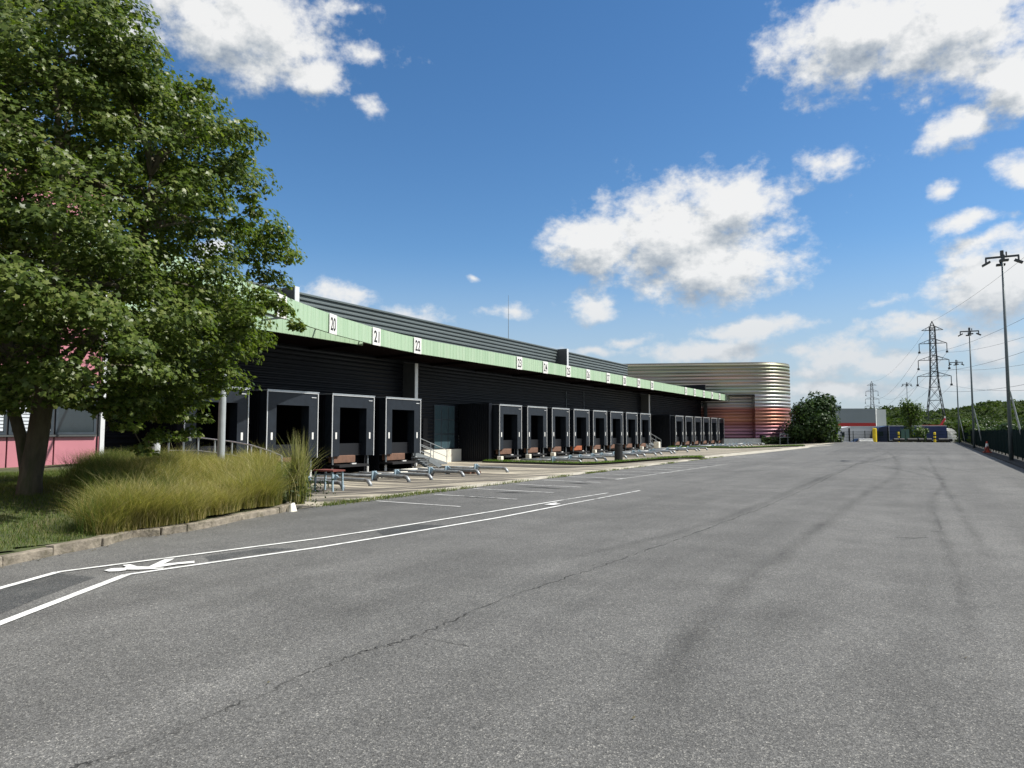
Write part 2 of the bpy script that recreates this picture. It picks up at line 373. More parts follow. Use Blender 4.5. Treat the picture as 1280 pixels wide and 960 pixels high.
# ================================================================ SETTING: ground, road, yard
XE = -11.3          # asphalt / concrete edge
XF = 26.2           # dock shelter plane (distance to the left)
LW = 29.45          # warehouse wall plane
LF = 25.6           # canopy fascia plane
def yard_depth(y):
    return float(np.interp(y, [10, 35, 45, 80, 120], [-.64, -.62, -.48, -.3, -.25]))
def gz(x, y):
    if x >= XE: return 0.0
    t = min(1, (XE-x)/8.3); t = t*t*(3-2*t)
    return yard_depth(y)*t
mb = MB(); mb.quad((-2500,-1200,-1.2),(2500,-1200,-1.2),(2500,3500,-1.2),(-2500,3500,-1.2))
tag(mb.build('ground', M['ground']), 'rough green land beneath the site', None, None, 'structure')
YEND = 124.0
road = MB()
road.box(XE, 3.5, -60, 89.0, -1.3, 0, 0); road.box(XE, 3.5, 89.0, YEND, -1.3, -.001, 1)
road.box(-24.0, XE, 109, YEND, -1.3, -.001, 1); road.box(-60, XE, -60, 3.0, -1.3, 0, 0)
def gp(u, v): p = G(u, v); return (p.x, p.y)
# seams, cracks, tyre tracks and a lamp post shadow measured on the ground
def wig(pts, amp, k=8):
    q = smooth_path(pts, k); return [(p.x+random.uniform(-amp, amp), p.y+random.uniform(-amp, amp)) for p in q]
strip(road, wig([gp(95, 958), gp(165, 938), gp(300, 880), gp(440, 820), gp(520, 795), gp(640, 745), gp(760, 705), gp(900, 655), gp(1010, 610), gp(1080, 575)], .03, 26), .017, 2, .003, .6)
strip(road, wig([gp(520, 795), gp(560, 803), gp(585, 808)], .01), .010, 2, .003, .4)
a_, b_ = gp(1030, 568.5), gp(1222, 568.5)
road.add([(a_[0], a_[1], .0022), (b_[0], b_[1], .0022), (3.5, 112, .0022), (-9, 112, .0022)], [(0, 1, 2, 3)], 1)
strip(road, wig([gp(830, 860), gp(880, 775), gp(960, 705), gp(1030, 655), gp(1085, 615), gp(1122, 590), gp(1118, 572), gp(1108, 564)], .02), .38, 3, .0035, .15, True)
strip(road, wig([gp(700, 700), gp(900, 650), gp(1010, 605), gp(1060, 585), gp(1110, 566)], .02), .3, 3, .0038, .15, True)
strip(road, wig([gp(1215, 800), gp(1195, 710), gp(1172, 660), gp(1166, 625), gp(1178, 600), gp(1150, 583)], .02), .28, 3, .0042, .15, True)
strip(road, wig([gp(1240, 700), gp(1200, 640), gp(1170, 590), gp(1160, 570)], .02), .25, 3, .0046, .15, True)
strip(road, wig([gp(730, 600), gp(830, 592), gp(960, 588), gp(1070, 580), gp(1130, 569)], .05), .5, 3, .005, .15, True)
strip(road, wig([gp(860, 575), gp(960, 573), gp(1080, 580), gp(1180, 600)], .05), .4, 3, .0054, .15, True)
for (u, v, rx, ry) in ((800, 640, 1.3, 4), (930, 680, .9, 3), (1120, 830, .5, 1.2), (880, 790, .35, .9), (1000, 760, .6, 1.5), (420, 760, 1.2, .6), (250, 745, 1.2, .35), (1040, 600, 1.2, 6), (560, 700, .8, 1.6), (1190, 620, .4, 3)):
    blob(road, gp(u, v), rx, ry, 4, .006, random.uniform(-.2, .2))
for poly_ in ([(905, 690), (960, 694), (930, 716), (872, 711)], [(1010, 625), (1042, 627), (1036, 637), (1001, 635)]):
    pass
strip(road, wig([gp(1180, 585), gp(1280, 600), gp(1340, 615)], .01), .03, 2, .0032, .4)
strip(road, wig([gp(1193, 579.5), gp(1262, 579.8)], .01), .10, 3, .0048, .2, True)  # shadow of the nearest lamp post, painted as a dark strip
strip(road, wig([gp(1118, 671.5), gp(1140, 673), gp(1160, 672)], .005), .05, 5, .0049, .4, True)
strip(road, wig([gp(1163, 664), gp(1180, 665.5)], .005), .035, 5, .0049, .4, True)
strip(road, wig([gp(1168, 640), gp(1172, 650), gp(1178, 664)], .01), .06, 3, .0049, .5, True)
for (u, v, r) in ((598, 621.5, .62), (640, 616, .5), (681, 610, .66), (724, 604.5, .55), (757, 600, .4)):
    blob(road, gp(u, v), r*1.3, r*.42, 5, .0065, random.uniform(-.1, .1))
mats = [M['asphalt'], M['asphalt_far'], M['crack'], M['tyre'], M['asphalt_worn'], M['stain']]
tag(road.build('road', mats), 'wide grey asphalt yard road with tyre marks, a long crack and a painted lamp post shadow', None, None, 'structure')
# white paint
mk = MB()
def line(pts, w, mi=0, z=.008): strip(mk, pts, w, mi, z)
P1 = [gp(-60, 803), gp(0, 780), gp(158, 719)]; P2 = [gp(158, 719), gp(400, 684.5), gp(470, 673), gp(620, 648), gp(700, 632.5)]
Q1 = [gp(-60, 755), gp(0, 736), gp(72, 715.8)]; Q2 = [gp(72, 715.8), gp(400, 673.5), gp(470, 663), gp(620, 639), gp(700, 626)]
line(P1, .10); line(P2, .075, 0, .0085); line(Q1, .09, 0, .009); line(Q2, .07, 0, .0095)
line([gp(700, 632.5), gp(800, 613.5)], .07, 1, .010); line([gp(700, 626), gp(760, 616.5)], .07, 1, .0105)
M['slab'] = decal_mat('dark_lane_patch', (.03, .038, .045), .38, .9, (1, 1, 1), (.2, .5))
def lane_patch(px): mk.add([(gp(u, v)[0], gp(u, v)[1], .0075) for u, v in px], [tuple(range(len(px)))], 3)
lane_patch([(-40, 752), (20, 732), (72, 717), (120, 722), (40, 752), (-40, 785)]); lane_patch([(255, 696), (330, 685.5), (372, 686), (262, 702)])
lane_patch([(470, 664.5), (520, 656), (560, 657), (480, 670)])
# walking figure painted on the lane, lying along it (head toward the camera-left)
def gpoly(px, z): mk.add([(gp(u, v)[0], gp(u, v)[1], z) for u, v in px], [tuple(range(len(px)))], 0)
gpoly([(130, 714), (140, 711.5), (152, 711), (160, 712), (157, 714), (148, 715.2), (136, 715.6)], .012)
gpoly([(150, 712.5), (158, 710), (153, 707.4), (163, 706.6), (172, 709.3), (186, 709.3), (206, 700), (218, 699.2), (213, 702.2), (204, 706), (243, 702.2), (243, 704.8), (222, 706.5), (190, 711.4), (205, 710.6), (203, 712), (172, 713.2), (160, 713.2)], .0125)
gpoly([(680, 631.3), (690, 629.5), (697, 628.4), (694, 630), (701, 630.2), (692, 631.8)], .012)
# bay lines on the asphalt in front of the docks
yy = 12.6; i = 0
while yy < 62:
    line([(XE+.15+random.uniform(0, .3), yy+.05), (-8.65+random.uniform(-.3, .3), yy)], .08, 1, .011); yy += 2.045
for (a, b) in (((640, 606), (1000, 606)),):
    pass
line([gp(770, 600), gp(905, 581)], .12, 2, .013)
line([gp(945, 566), gp(1010, 560)], .15, 2, .014); line([gp(880, 574), (gp(960, 569))], .15, 2, .0145)
tag(mk.build('road_marking', [M['paint'], M['wornpaint'], M['faintpaint'], M['slab']]), 'white painted walkway lines and bay lines on the asphalt', None, None, 'structure')
# concrete apron (sloping down to the docks)
yd = MB(); xs = [XE-.002]+[XE-.6*i for i in range(1, 15)]+[-21, -23, -26, -29.6]
ys = [3.0+1.5*i for i in range(0, 71)]+[109.0]
nx = len(xs)
vs = [(x, y, gz(x, y)+.004) for y in ys for x in xs]
fs = [(j*nx+i, j*nx+i+1, (j+1)*nx+i+1, (j+1)*nx+i) for j in range(len(ys)-1) for i in range(nx-1)]
fs = [f[::-1] for f in fs]
yd.add(vs, fs, 0)
tag(yd.build('yard', M['concrete'], smooth=True), 'stained pale concrete apron sloping down to the docks', None, None, 'structure')
# pale broken concrete edge beside the asphalt
ed = MB(); strip(ed, [(XE-.28+random.uniform(-.04, .04), 12.5+.5*i) for i in range(192)], .62, 0, .010, .12)
tag(ed.build('apron_edge', M['concrete_pale']), 'pale broken edge of the concrete apron', None, None, 'structure')
vg = MB(); vg.box(3.5, 4.75, -60, YEND, -1.3, .05, 0); vg.box(4.75, 60, -60, 300, -1.3, .02, 1)
tag(vg.build('verge', [M['verge'], M['ground']]), 'dark strip of earth under the fence', None, None, 'structure')

# ================================================================ PLANTING BED with kerb
kb = [gp(-160, 745), gp(-60, 720), gp(0, 708), gp(64, 694.5), gp(125, 683), gp(165, 671.5), gp(200, 669), gp(232, 664.5), gp(262, 659), gp(300, 650), gp(347, 641.5), gp(364, 637)]
kb = [Vector(p) for p in kb]
cn = kb[-1]
inner = [Vector((cn.x-2.2, cn.y+1.6)), Vector((-15.6, cn.y+4.2)), Vector((-19.5, 18.6)), Vector((-25.9, 18.2)), Vector((-26.1, -6))]
bedpoly = kb + inner
def in_poly(x, y, poly):
    c = False; n = len(poly)
    for i in range(n):
        a = poly[i]; b = poly[i-1]
        if (a.y > y) != (b.y > y) and x < (b.x-a.x)*(y-a.y)/(b.y-a.y)+a.x: c = not c
    return c
def dist_kerb(x, y):
    p = Vector((x, y)); d = 1e9
    for i in range(len(kb)-1):
        a, b = kb[i], kb[i+1]; ab = b-a; t = max(0, min(1, (p-a).dot(ab)/ab.length_squared)); d = min(d, (a+ab*t-p).length)
    return d
def bedz(x, y):
    d = dist_kerb(x, y); return .13 + .32*min(1, d/4.0) + .04*math.sin(x*1.3)*math.cos(y*1.1)
bd = MB(); step = .2; cells = {}
def bv(i, j):
    if (i, j) not in cells:
        x, y = -30+i*step, -8+j*step; cells[(i, j)] = len(bd.v); bd.v.append((x, y, bedz(x, y)))
    return cells[(i, j)]
for i in range(135):
    for j in range(140):
        x, y = -30+(i+.5)*step, -8+(j+.5)*step
        if in_poly(x, y, bedpoly) and dist_kerb(x, y) > .2:
            bd.f.append((bv(i, j), bv(i+1, j), bv(i+1, j+1), bv(i, j+1))); bd.m.append(0)
kin = [p+Vector((-(kb[min(i+1,len(kb)-1)]-kb[max(i-1,0)]).normalized().y, (kb[min(i+1,len(kb)-1)]-kb[max(i-1,0)]).normalized().x))*.10 for i, p in enumerate(kb)]
bd.prism([(p.x, p.y) for p in (kin+inner)], -.7, .118, 0)
tag(bd.build('planting_bed', M['lawn'], smooth=False), 'raised grassy bed behind a worn kerb', None, None, 'structure')
# kerb stones: individual slightly misaligned lengths
ks = []
def kerbstones():
    n = 0
    for i in range(len(kb)-1):
        a, b = kb[i], kb[i+1]; L = (b-a).length; k = max(1, round(L/1.7)); d = (b-a)/L; nn = Vector((-d.y, d.x))
        for q in range(k):
            p = a+d*(L*q/k+.003); r = a+d*(L*(q+1)/k-.003); off = -.04+random.uniform(-.015, .015); h = .115+random.uniform(-.012, .012)
            
            m = MB(); m.prism([p+nn*off, r+nn*off, r+nn*(off+.17), p+nn*(off+.17)], -.1, h, 0)
            vs = []
            for v in m.v: vs.append((v[0]+random.uniform(-.012, .012), v[1]+random.uniform(-.012, .012), v[2]+(random.uniform(-.012, .012) if v[2] > 0 else 0)))
            m.v = vs
            o = m.build('kerb_stone', M['kerb'], bevel=.014); ks.append(o)
            tag(o, 'worn mossy concrete kerb stone edging the grass bed', 'kerb stone', 'kerb stones round the grass bed'); n += 1
kerbstones()
m = MB(); c = gp(357, 640)
m.add([(-.22,-.12,-.1),(.2,-.15,-.1),(.24,.12,-.1),(-.16,.16,-.1),(-.1,-.05,.1),(.14,-.1,.22),(.12,.08,.28),(-.08,.1,.14)],[(0,3,2,1),(4,5,6,7),(0,1,5,4),(1,2,6,5),(2,3,7,6),(3,0,4,7)]); m.v=[tuple(Matrix.Translation((c[0]-.05, c[1]+.15, 0)) @ (Vector(p)*.75)) for p in m.v]; (lambda *a: None)(0, Matrix.Translation((c[0]-.05, c[1]+.25, 0)) @ Matrix.Rotation(.5, 4, 'Z') @ Matrix.Rotation(.2, 4, 'Y'))
tag(m.build('concrete_block', M['plinth'], bevel=.05), 'broken white concrete lump at the corner of the grass bed', 'concrete block')
# lawn blades (short) over the near part of the bed, feather grass mass toward the corner
def sample_bed(N, cond):
    out = []
    while len(out) < N:
        x = random.uniform(-22, -3); y = random.uniform(4, 19)
        if in_poly(x, y, bedpoly) and dist_kerb(x, y) > .16 and cond(x, y): out.append((x, y, bedz(x, y)-.01))
    return np.array(out)
def proj(x, y, z=0.3):
    fw = -x*sy + y*cy; rt = x*cy + y*sy; up = z-HC
    zc = fw*ct+up*st; yc = -fw*st+up*ct
    return 640+F*rt/zc, 480-F*yc/zc
def is_feather(x, y):
    u, v = proj(x, y, bedz(x, y)); jit = 14*math.sin(x*2.3+y*1.7)
    return (132+jit < u < 338) and v > 584 and v < 672
def region(x, y): return proj(x, y, bedz(x, y))[0] > -60
b = sample_bed(52000, lambda x, y: region(x, y) and not is_feather(x, y))
o = blades('lawn_grass', b, rng.uniform(.04, .12, len(b)), .009, .5, M['grassblade'], seg=2)
tag(o, 'short patchy lawn grass under the leafy tree', 'grass', None, 'stuff')
tufts = sample_bed(270, lambda x, y: is_feather(x, y))
edge_t = sample_bed(90, lambda x, y: is_feather(x, y) and dist_kerb(x, y) < .55)
bs = []; hs = []
for t in list(tufts)+list(edge_t):
    n = 300; a = rng.uniform(0, 2*PI, n); r = .24*np.sqrt(rng.uniform(0, 1, n))
    bs.append(np.stack([t[0]+r*np.cos(a), t[1]+r*np.sin(a), np.full(n, t[2])], 1)); hs.append(rng.uniform(.5, 1.0, n)*(.62+.20*math.sin(t[0]*1.9+1)*math.cos(t[1]*2.3)+random.uniform(-.16, .2)))
bs = np.concatenate(bs); hs = np.concatenate(hs)
bs_g = sample_bed(60, lambda x, y: 95 < proj(x, y, bedz(x, y))[0] < 205 and 575 < proj(x, y, .3)[1] < 668)
gb = np.concatenate([np.stack([t[0]+rng.normal(0, .13, 240), t[1]+rng.normal(0, .13, 240), np.full(240, t[2])], 1) for t in bs_g])
tag(blades('tall_green_grass', gb, rng.uniform(.35, .85, len(gb)), .009, rng.uniform(.2, .8, len(gb)), M['grassblade'], seg=4), 'taller dark green grass clumps at the left side of the feather grass', 'grass', None, 'stuff')
nseed = 5200; ix = rng.integers(0, len(bs), nseed)
tag(blades('seed_stems', bs[ix], hs[ix]*1.28, .010, rng.uniform(.3, .9, nseed), M['reed'], seg=5, bend=1.2, wind=(.25, -.12)), 'pale straw coloured seed stems standing out of the feather grass', 'grass', None, 'stuff')
o = blades('feather_grass', bs, hs, .0065, rng.uniform(.25, 1.05, len(bs)), M['feather'], seg=5, bend=.9, wind=(.22, -.12))
tag(o, 'dense mass of soft golden green feather grass spilling over the kerb', 'feather grass', None, 'stuff')
# brighter green grass near the corner
b = sample_bed(5200, lambda x, y: 305 < proj(x, y, bedz(x, y))[0] < 350 and proj(x, y, .3)[1] > 595)
o = blades('green_grass', b, rng.uniform(.15, .42, len(b)), .012, rng.uniform(.2, .7, len(b)), M['brightgrass'], seg=3)
tag(o, 'bright green grass tuft beside the white broken block', 'grass', None, 'stuff')
# reed clump at the corner
rc = gp(352, 640); root = empty('reed_clump', (rc[0]-.2, rc[1]+.6, .1), 'tall pale reed grass clump at the corner of the grass bed', 'reed grass')
n = 420; a = rng.uniform(0, 2*PI, n); r = .14*np.sqrt(rng.uniform(0, 1, n))
blades('stem', np.stack([r*np.cos(a), r*np.sin(a), np.zeros(n)], 1), rng.uniform(.7, 1.65, n), .016, np.abs(rng.normal(0, .16, n)), M['reed'], root, seg=5)
n = 120; blades('seed_head', np.stack([rng.normal(0, .1, n), rng.normal(0, .1, n), np.full(n, .05)], 1), rng.uniform(.9, 1.4, n), .02, rng.uniform(.3, .65, n), M['reed'], root, seg=6, bend=1.6)
n = 900; cc = rng.normal(0, 1, (n, 3))*[.34, .34, .16]+[-.25, .05, .28]
scatter('foliage', cc, rng.normal(0, 1, (n, 3))+[0, 0, 1], rng.uniform(.02, .05, n), T_LEAF, M['shrubleaf'], root)
dc = []
for _ in range(420):
    q = random.random()
    if q < .45: i = random.randrange(len(kb)-1); p = kb[i].lerp(kb[i+1], random.random()); x, y = p.x+abs(random.gauss(.03, .16))+.05, p.y-abs(random.gauss(.02, .12))-.05
    elif q < .8: x, y = XE+random.gauss(.2, .35), random.uniform(12, 50)
    else: x, y = random.uniform(-9, 3), random.uniform(3, 30)
    dc.append((x, y, .012))
dc = np.array(dc)
tag(scatter('fallen_leaves', dc, rng.normal(0, .25, (len(dc), 3))+[0, 0, 1], rng.uniform(.008, .024, len(dc)), T_LEAF, M['bark']), 'small dry leaves and grit scattered on the asphalt', 'debris', None, 'stuff')
# weeds along the apron edge and the cross strips
def weeds(name, pts, h, label, material, wd=.012):
    pts = np.array(pts); o = blades(name, pts, rng.uniform(.4, 1, len(pts))*h, wd, rng.uniform(.3, .9, len(pts)), material, seg=2)
    tag(o, label, 'weeds', None, 'stuff')
pts = []
for y0 in list(rng.uniform(11, 48, 46)):
    k = random.randint(20, 90)
    for _ in range(k): pts.append((XE+random.gauss(.02, .07), y0+random.gauss(0, .22), .0))
for y0 in np.arange(11.4, 16, .12):
    for _ in range(40): pts.append((XE-.05+random.gauss(.0, .12), y0+random.gauss(0, .1), .0))
weeds('edge_weeds', pts, .13, 'low weeds growing along the broken apron edge', M['grassblade'])
def cross_strip(y, x0, x1, lab, w=.35):
    m = MB(); n = 24
    for i in range(n):
        xa = x0+(x1-x0)*i/n; xb = x0+(x1-x0)*(i+1)/n
        m.add([(xa, y-w, gz(xa, y)+.0), (xb, y-w, gz(xb, y)), (xb, y+w, gz(xb, y)), (xa, y+w, gz(xa, y)),
               (xa, y-w, gz(xa, y)+.11), (xb, y-w, gz(xb, y)+.11), (xb, y+w, gz(xb, y)+.11), (xa, y+w, gz(xa, y)+.11)],
              [(4,5,6,7),(0,1,5,4),(2,3,7,6)] + ([(3,0,4,7)] if i == 0 else []) + ([(1,2,6,5)] if i == n-1 else []), 0)
    tag(m.build('island_kerb', M['verge']), 'low dark earth strip crossing the concrete apron', None, None, 'structure')
    pp = []
    for _ in range(5200):
        x = random.uniform(x0, x1); pp.append((x, y+random.uniform(-w, w), gz(x, y)+.1))
    weeds('strip_grass', pp, .2, lab, M['brightgrass'], .02)
cross_strip(41.6, -26.5, -11.4, 'grass strip crossing the apron left of the dock numbered 23')
cross_strip(82.4, -26.5, -11.6, 'grass strip crossing the apron before the farthest docks', .8)

# ================================================================ BIG TREE
def branch_pts(a, b, sag=.0, n=6, wob=.12):
    a = Vector(a); b = Vector(b); out = []
    for i in range(n+1):
        t = i/n; p = a.lerp(b, t); p.z += sag*math.sin(PI*t)
        if 0 < i < n: p += Vector((random.uniform(-wob, wob), random.uniform(-wob, wob), random.uniform(-wob, wob)))
        out.append(p)
    return out
TB = G(36, 628, .3); TB.z = .25
tree = empty('leafy_tree', TB, 'large leafy maple tree with several trunks on the grass bed', 'tree')
def local(u, v, Z): return W(u, v, Z)-TB
tk = MB()
Zt = (-TB.x*sy+TB.y*cy)
s1 = [(-.02, 0, -.1), (.02, .0, .5), (.08, .05, 1.1), (.22, .05, 1.8), (.3, .1, 2.6), (.2, .2, 4), (.1, .3, 6), (0, .1, 8.5)]
tk.tube(s1, [.24, .19, .18, .17, .16, .13, .09, .03], 12)
s2 = [(-.05, .1, -.1), (-.18, .05, .45), (-.32, -.02, 1.2), (-.52, -.1, 1.8), (-.62, -.1, 2.6), (-.9, -.3, 4), (-1.2, -.5, 6), (-1.3, -.6, 8)]
tk.tube(s2, [.14, .115, .105, .10, .095, .08, .06, .02], 10)
s3 = [(.2, .04, 1.7), (.75, .4, 2.8), (1.3, .8, 4.0), (1.7, 1.0, 5.2), (1.8, 1.0, 6.2)]
tk.tube(s3, [.13, .10, .08, .05, .02], 10)
# crown: lobed solid of revolution, built from flattened leaf sprays
prof_h = [1.75, 2.6, 3.6, 4.6, 6.0, 7.4, 8.6, 9.8, 10.8, 11.4]
prof_r = [2.4, 3.5, 3.95, 4.05, 3.75, 3.25, 2.45, 1.3, .6, .2]
ctr = Vector((-.35, .0, 0))
cl = []; attempts = 0
while len(cl) < 930 and attempts < 60000:
    attempts += 1
    h = random.uniform(1.8, 11.3); a = random.uniform(0, 2*PI)
    R = float(np.interp(h, prof_h, prof_r))
    R *= (1.06 - .08*math.cos(a)) * 1
    R *= 1 + .13*math.sin(3*a+h*.9) + .12*math.sin(5*a-2.1*h+1) + .09*math.sin(9*a+3.3*h)
    q = random.random()
    rr = R*(1-.32*q*q) if random.random() < .82 else R*math.sqrt(random.random())
    if random.random() > R/4.1: continue
    cl.append((ctr.x+rr*math.cos(a), ctr.y+rr*math.sin(a), h, R, a))
for (u, v, dz) in ((375, 404, 0), (362, 388, .2), (350, 375, 0), (338, 378, .3), (325, 385, -.4), (330, 365, .3), (312, 395, -.6), (300, 415, -.3), (292, 435, 0), (286, 460, -.2), (280, 480, 0), (325, 262, .1), (318, 245, .2), (305, 275, .4), (262, 105, .2), (250, 118, -.1), (236, 110, .3), (300, 200, .2), (312, 190, .1), (285, 210, -.3),
                   (200, 545, -.3), (185, 560, -.4), (215, 520, 0), (170, 530, -1), (240, 500, .4), (120, 505, -.8), (150, 500, -.6), (60, 470, -1.4), (90, 490, -1.2), (30, 455, -1.5), (10, 500, -2), (230, 460, 0), (255, 470, .2), (190, 500, 1), (225, 545, .8), (300, 400, -.2), (288, 412, .1), (305, 420, .3), (296, 440, .2), (283, 445, -.3), (270, 430, -.5), (262, 452, 0), (294, 458, .4), (276, 470, .1), (268, 490, .3), (250, 500, 0), (258, 520, .2), (246, 538, .3), (236, 520, -.2), (222, 500, 0), (210, 485, -.4), (300, 380, -.3), (285, 395, .3), (310, 405, 0), (175, 515, -.5), (140, 485, -1), (155, 530, -.2), (205, 540, .4), (242, 480, -.3), (228, 470, .2)):
    p = local(u-6, v, Zt+dz+random.uniform(-.2, .2)); cl.append((p.x, p.y, p.z, 99, 0))
for _ in range(95):
    p = local(random.uniform(-40, 235), random.uniform(70, 395), Zt+random.uniform(.2, 2.6)); cl.append((p.x, p.y, p.z, 5, PI*1.2))
cen = []; nor = []; sz = []
for (x, y, z, R, a) in cl:
    big = R < 50; k = int(random.uniform(125, 215)) if big else 90
    sr = random.uniform(.38, .62) if big else .24
    q = rng.normal(size=(k, 3)); q /= np.linalg.norm(q, axis=1, keepdims=True)
    rad = rng.uniform(.2, 1, (k, 1))**.6
    off = q*rad*np.array([sr, sr, sr*.5]); ro = math.hypot(off[0][0], 1)
    off[:, 2] -= .35*(off[:, 0]**2+off[:, 1]**2)/sr
    cen.append(off+np.array([x, y, z]))
    outw = np.array([math.cos(a), math.sin(a), 0])*(.45 if big else 0)
    nor.append(rng.normal(0, .45, (k, 3))+np.array([0, 0, .75])+outw*1.3+q*.45); sz.append(rng.uniform(.042, .072, k))
cen = np.concatenate(cen); nor = np.concatenate(nor); sz = np.concatenate(sz)
scatter('crown', cen, nor, sz, T_MAPLE, M['leaf'], tree)
# limbs from the trunks out to a spread of sprays
stems = [s1, s2, s3]
for (x, y, z, R, a) in random.sample(cl, 70)+cl[-35:]:
    best = None
    for s in stems:
        for q in s[3:]:
            d = math.dist((x, y), q[:2])+abs(z-1.0-q[2])*1.4
            if q[2] < z and (best is None or d < best[0]): best = (d, q)
    if best is None: best = (0, s1[4])
    b_ = branch_pts(best[1], (x, y, z), .25, 6, .1); L_ = (Vector(best[1])-Vector((x, y, z))).length
    r0 = min(.06, .012+.012*L_); tk.tube(b_, [r0*(1-i/6)+.006 for i in range(7)], 6, 0, False)
tk.build('trunk', M['bark'], tree, smooth=True)

def simple_tree(name, base, H, R, label, material, nleaf, ls, cat='tree', trunk_h=.25, lobes=14, group=None, top=1.0):
    t = empty(name, base, label, cat, group)
    m = MB(); m.tube([(0,0,-.3), (0,0,H*.3), (H*.01, 0, H*.6), (0, 0, H*.85)], [H*.028, H*.022, H*.014, .02], 8)
    cc = []; nn = []
    for i in range(lobes):
        a = random.uniform(0, 2*PI); hh = H*(trunk_h+(1-trunk_h)*random.uniform(.08, .88)); rr = R*random.uniform(.15, .62)*(1-.5*abs(hh/H-.5))
        c = np.array([rr*math.cos(a), rr*math.sin(a), hh]); lr = R*random.uniform(.32, .52)
        m.tube(branch_pts((0, 0, max(.2, hh-R*.5)), tuple(c), .1, 4, .05*R), [H*.012, H*.01, H*.008, H*.005, .01], 5, 0, False)
        k = nleaf//lobes; q = rng.normal(size=(k, 3)); q /= np.linalg.norm(q, axis=1, keepdims=True)
        q2 = q*(rng.uniform(.25, 1.08, (k, 1))**.5)*np.array([1, 1, .8*top])*lr
        q2 *= (1+.22*np.sin(q[:, 0:1]*7+i)*np.sin(q[:, 1:2]*8))
        cc.append(c+q2); nn.append(q+rng.normal(0, .5, (k, 3))+[0, 0, .4])
    cc = np.concatenate(cc); nn = np.concatenate(nn)
    scatter('crown', cc, nn, rng.uniform(.6, 1.2, len(cc))*ls, T_CLUMP, material, t)
    m.build('trunk', M['bark'], t, smooth=True); return t

# ================================================================ WAREHOUSE
wh = empty('warehouse', (-LW, 60, 0), 'long dark ribbed warehouse with a grey ribbed parapet and loading docks', 'warehouse')
def wpart(mb_, name, mats, smooth=False):
    mb_.v = [(x+LW, y-60, z) for x, y, z in mb_.v]; return mb_.build(name, mats, wh, smooth)
Z0, ZTOP = -.7, 9.1; YW0, YW1 = 14.9, 76.4
def ribbed(m, x, y0, y1, z0, z1, pitch=.25, depth=.045, mi=0):
    z = z0; prof = []
    while z < z1-.001:
        prof += [(0, z), (depth, z+pitch*.3), (depth, z+pitch*.62), (0, z+pitch*.82)]; z += pitch
    prof.append((0, z1)); n = len(prof)
    vs = [(x+d, y0, zz) for d, zz in prof]+[(x+d, y1, zz) for d, zz in prof]
    m.add(vs, [(i, i+n, i+n+1, i+1) for i in range(n-1)], mi)
m = MB(); ribbed(m, -LW, 14.9, 110, Z0, 6.3, .25)
wpart(m, 'wall', M['navy'])
m = MB(); ribbed(m, -LW+.004, 14.9, YW1, 6.31, ZTOP, .27, .07); m.box(-LW-14, -LW-.02, YW1-.3, YW1, 5.5, ZTOP-.02); m.box(-LW-.25, -LW+.10, 14.9, YW1+.02, ZTOP, ZTOP+.08)
wpart(m, 'parapet', M['parapet'])
m = MB(); m.box(-60, -LW-.03, 15, YW1, 5.5, ZTOP-.4); m.box(-60, -LW-.03, YW1+.01, 110, -.7, 6.6)
m.box(-60, -LW-.03, 15, YW1-.31, -.7, 5.49)
wpart(m, 'roof', M['galv_dull'])
def fin(y, z0, z1, x1=-28.45, w=.28):
    m = MB(); m.box(-LW+.02, x1, y-w, y, z0, z1); a = wpart(m, 'pilaster', M['column'])
    m = MB(); m.box(x1+.002, x1+.05, y-w-.01, y+.01, z0, z1); m.v = [(x+LW, yy_-60, z) for x, yy_, z in m.v]
    m.v = [tuple(p) for p in m.v]; m.build('lit_edge', M['trim'], a)  # pale strip paints the sunlit outward face of the grey pilaster
fin(PY(522, 28.4), -.6, 6.0); fin(PY(812.5, 28.4), -.5, 6.0); fin(PY(371, 28.4), 6.8, ZTOP+.12); fin(PY(711, 28.4), 6.8, ZTOP+.12)
for yy in (106.8, 108.9):
    m = MB(); m.box(-28.9, -28.5, yy-.4, yy, -.4, 6.0); wpart(m, 'pilaster', M['column'])
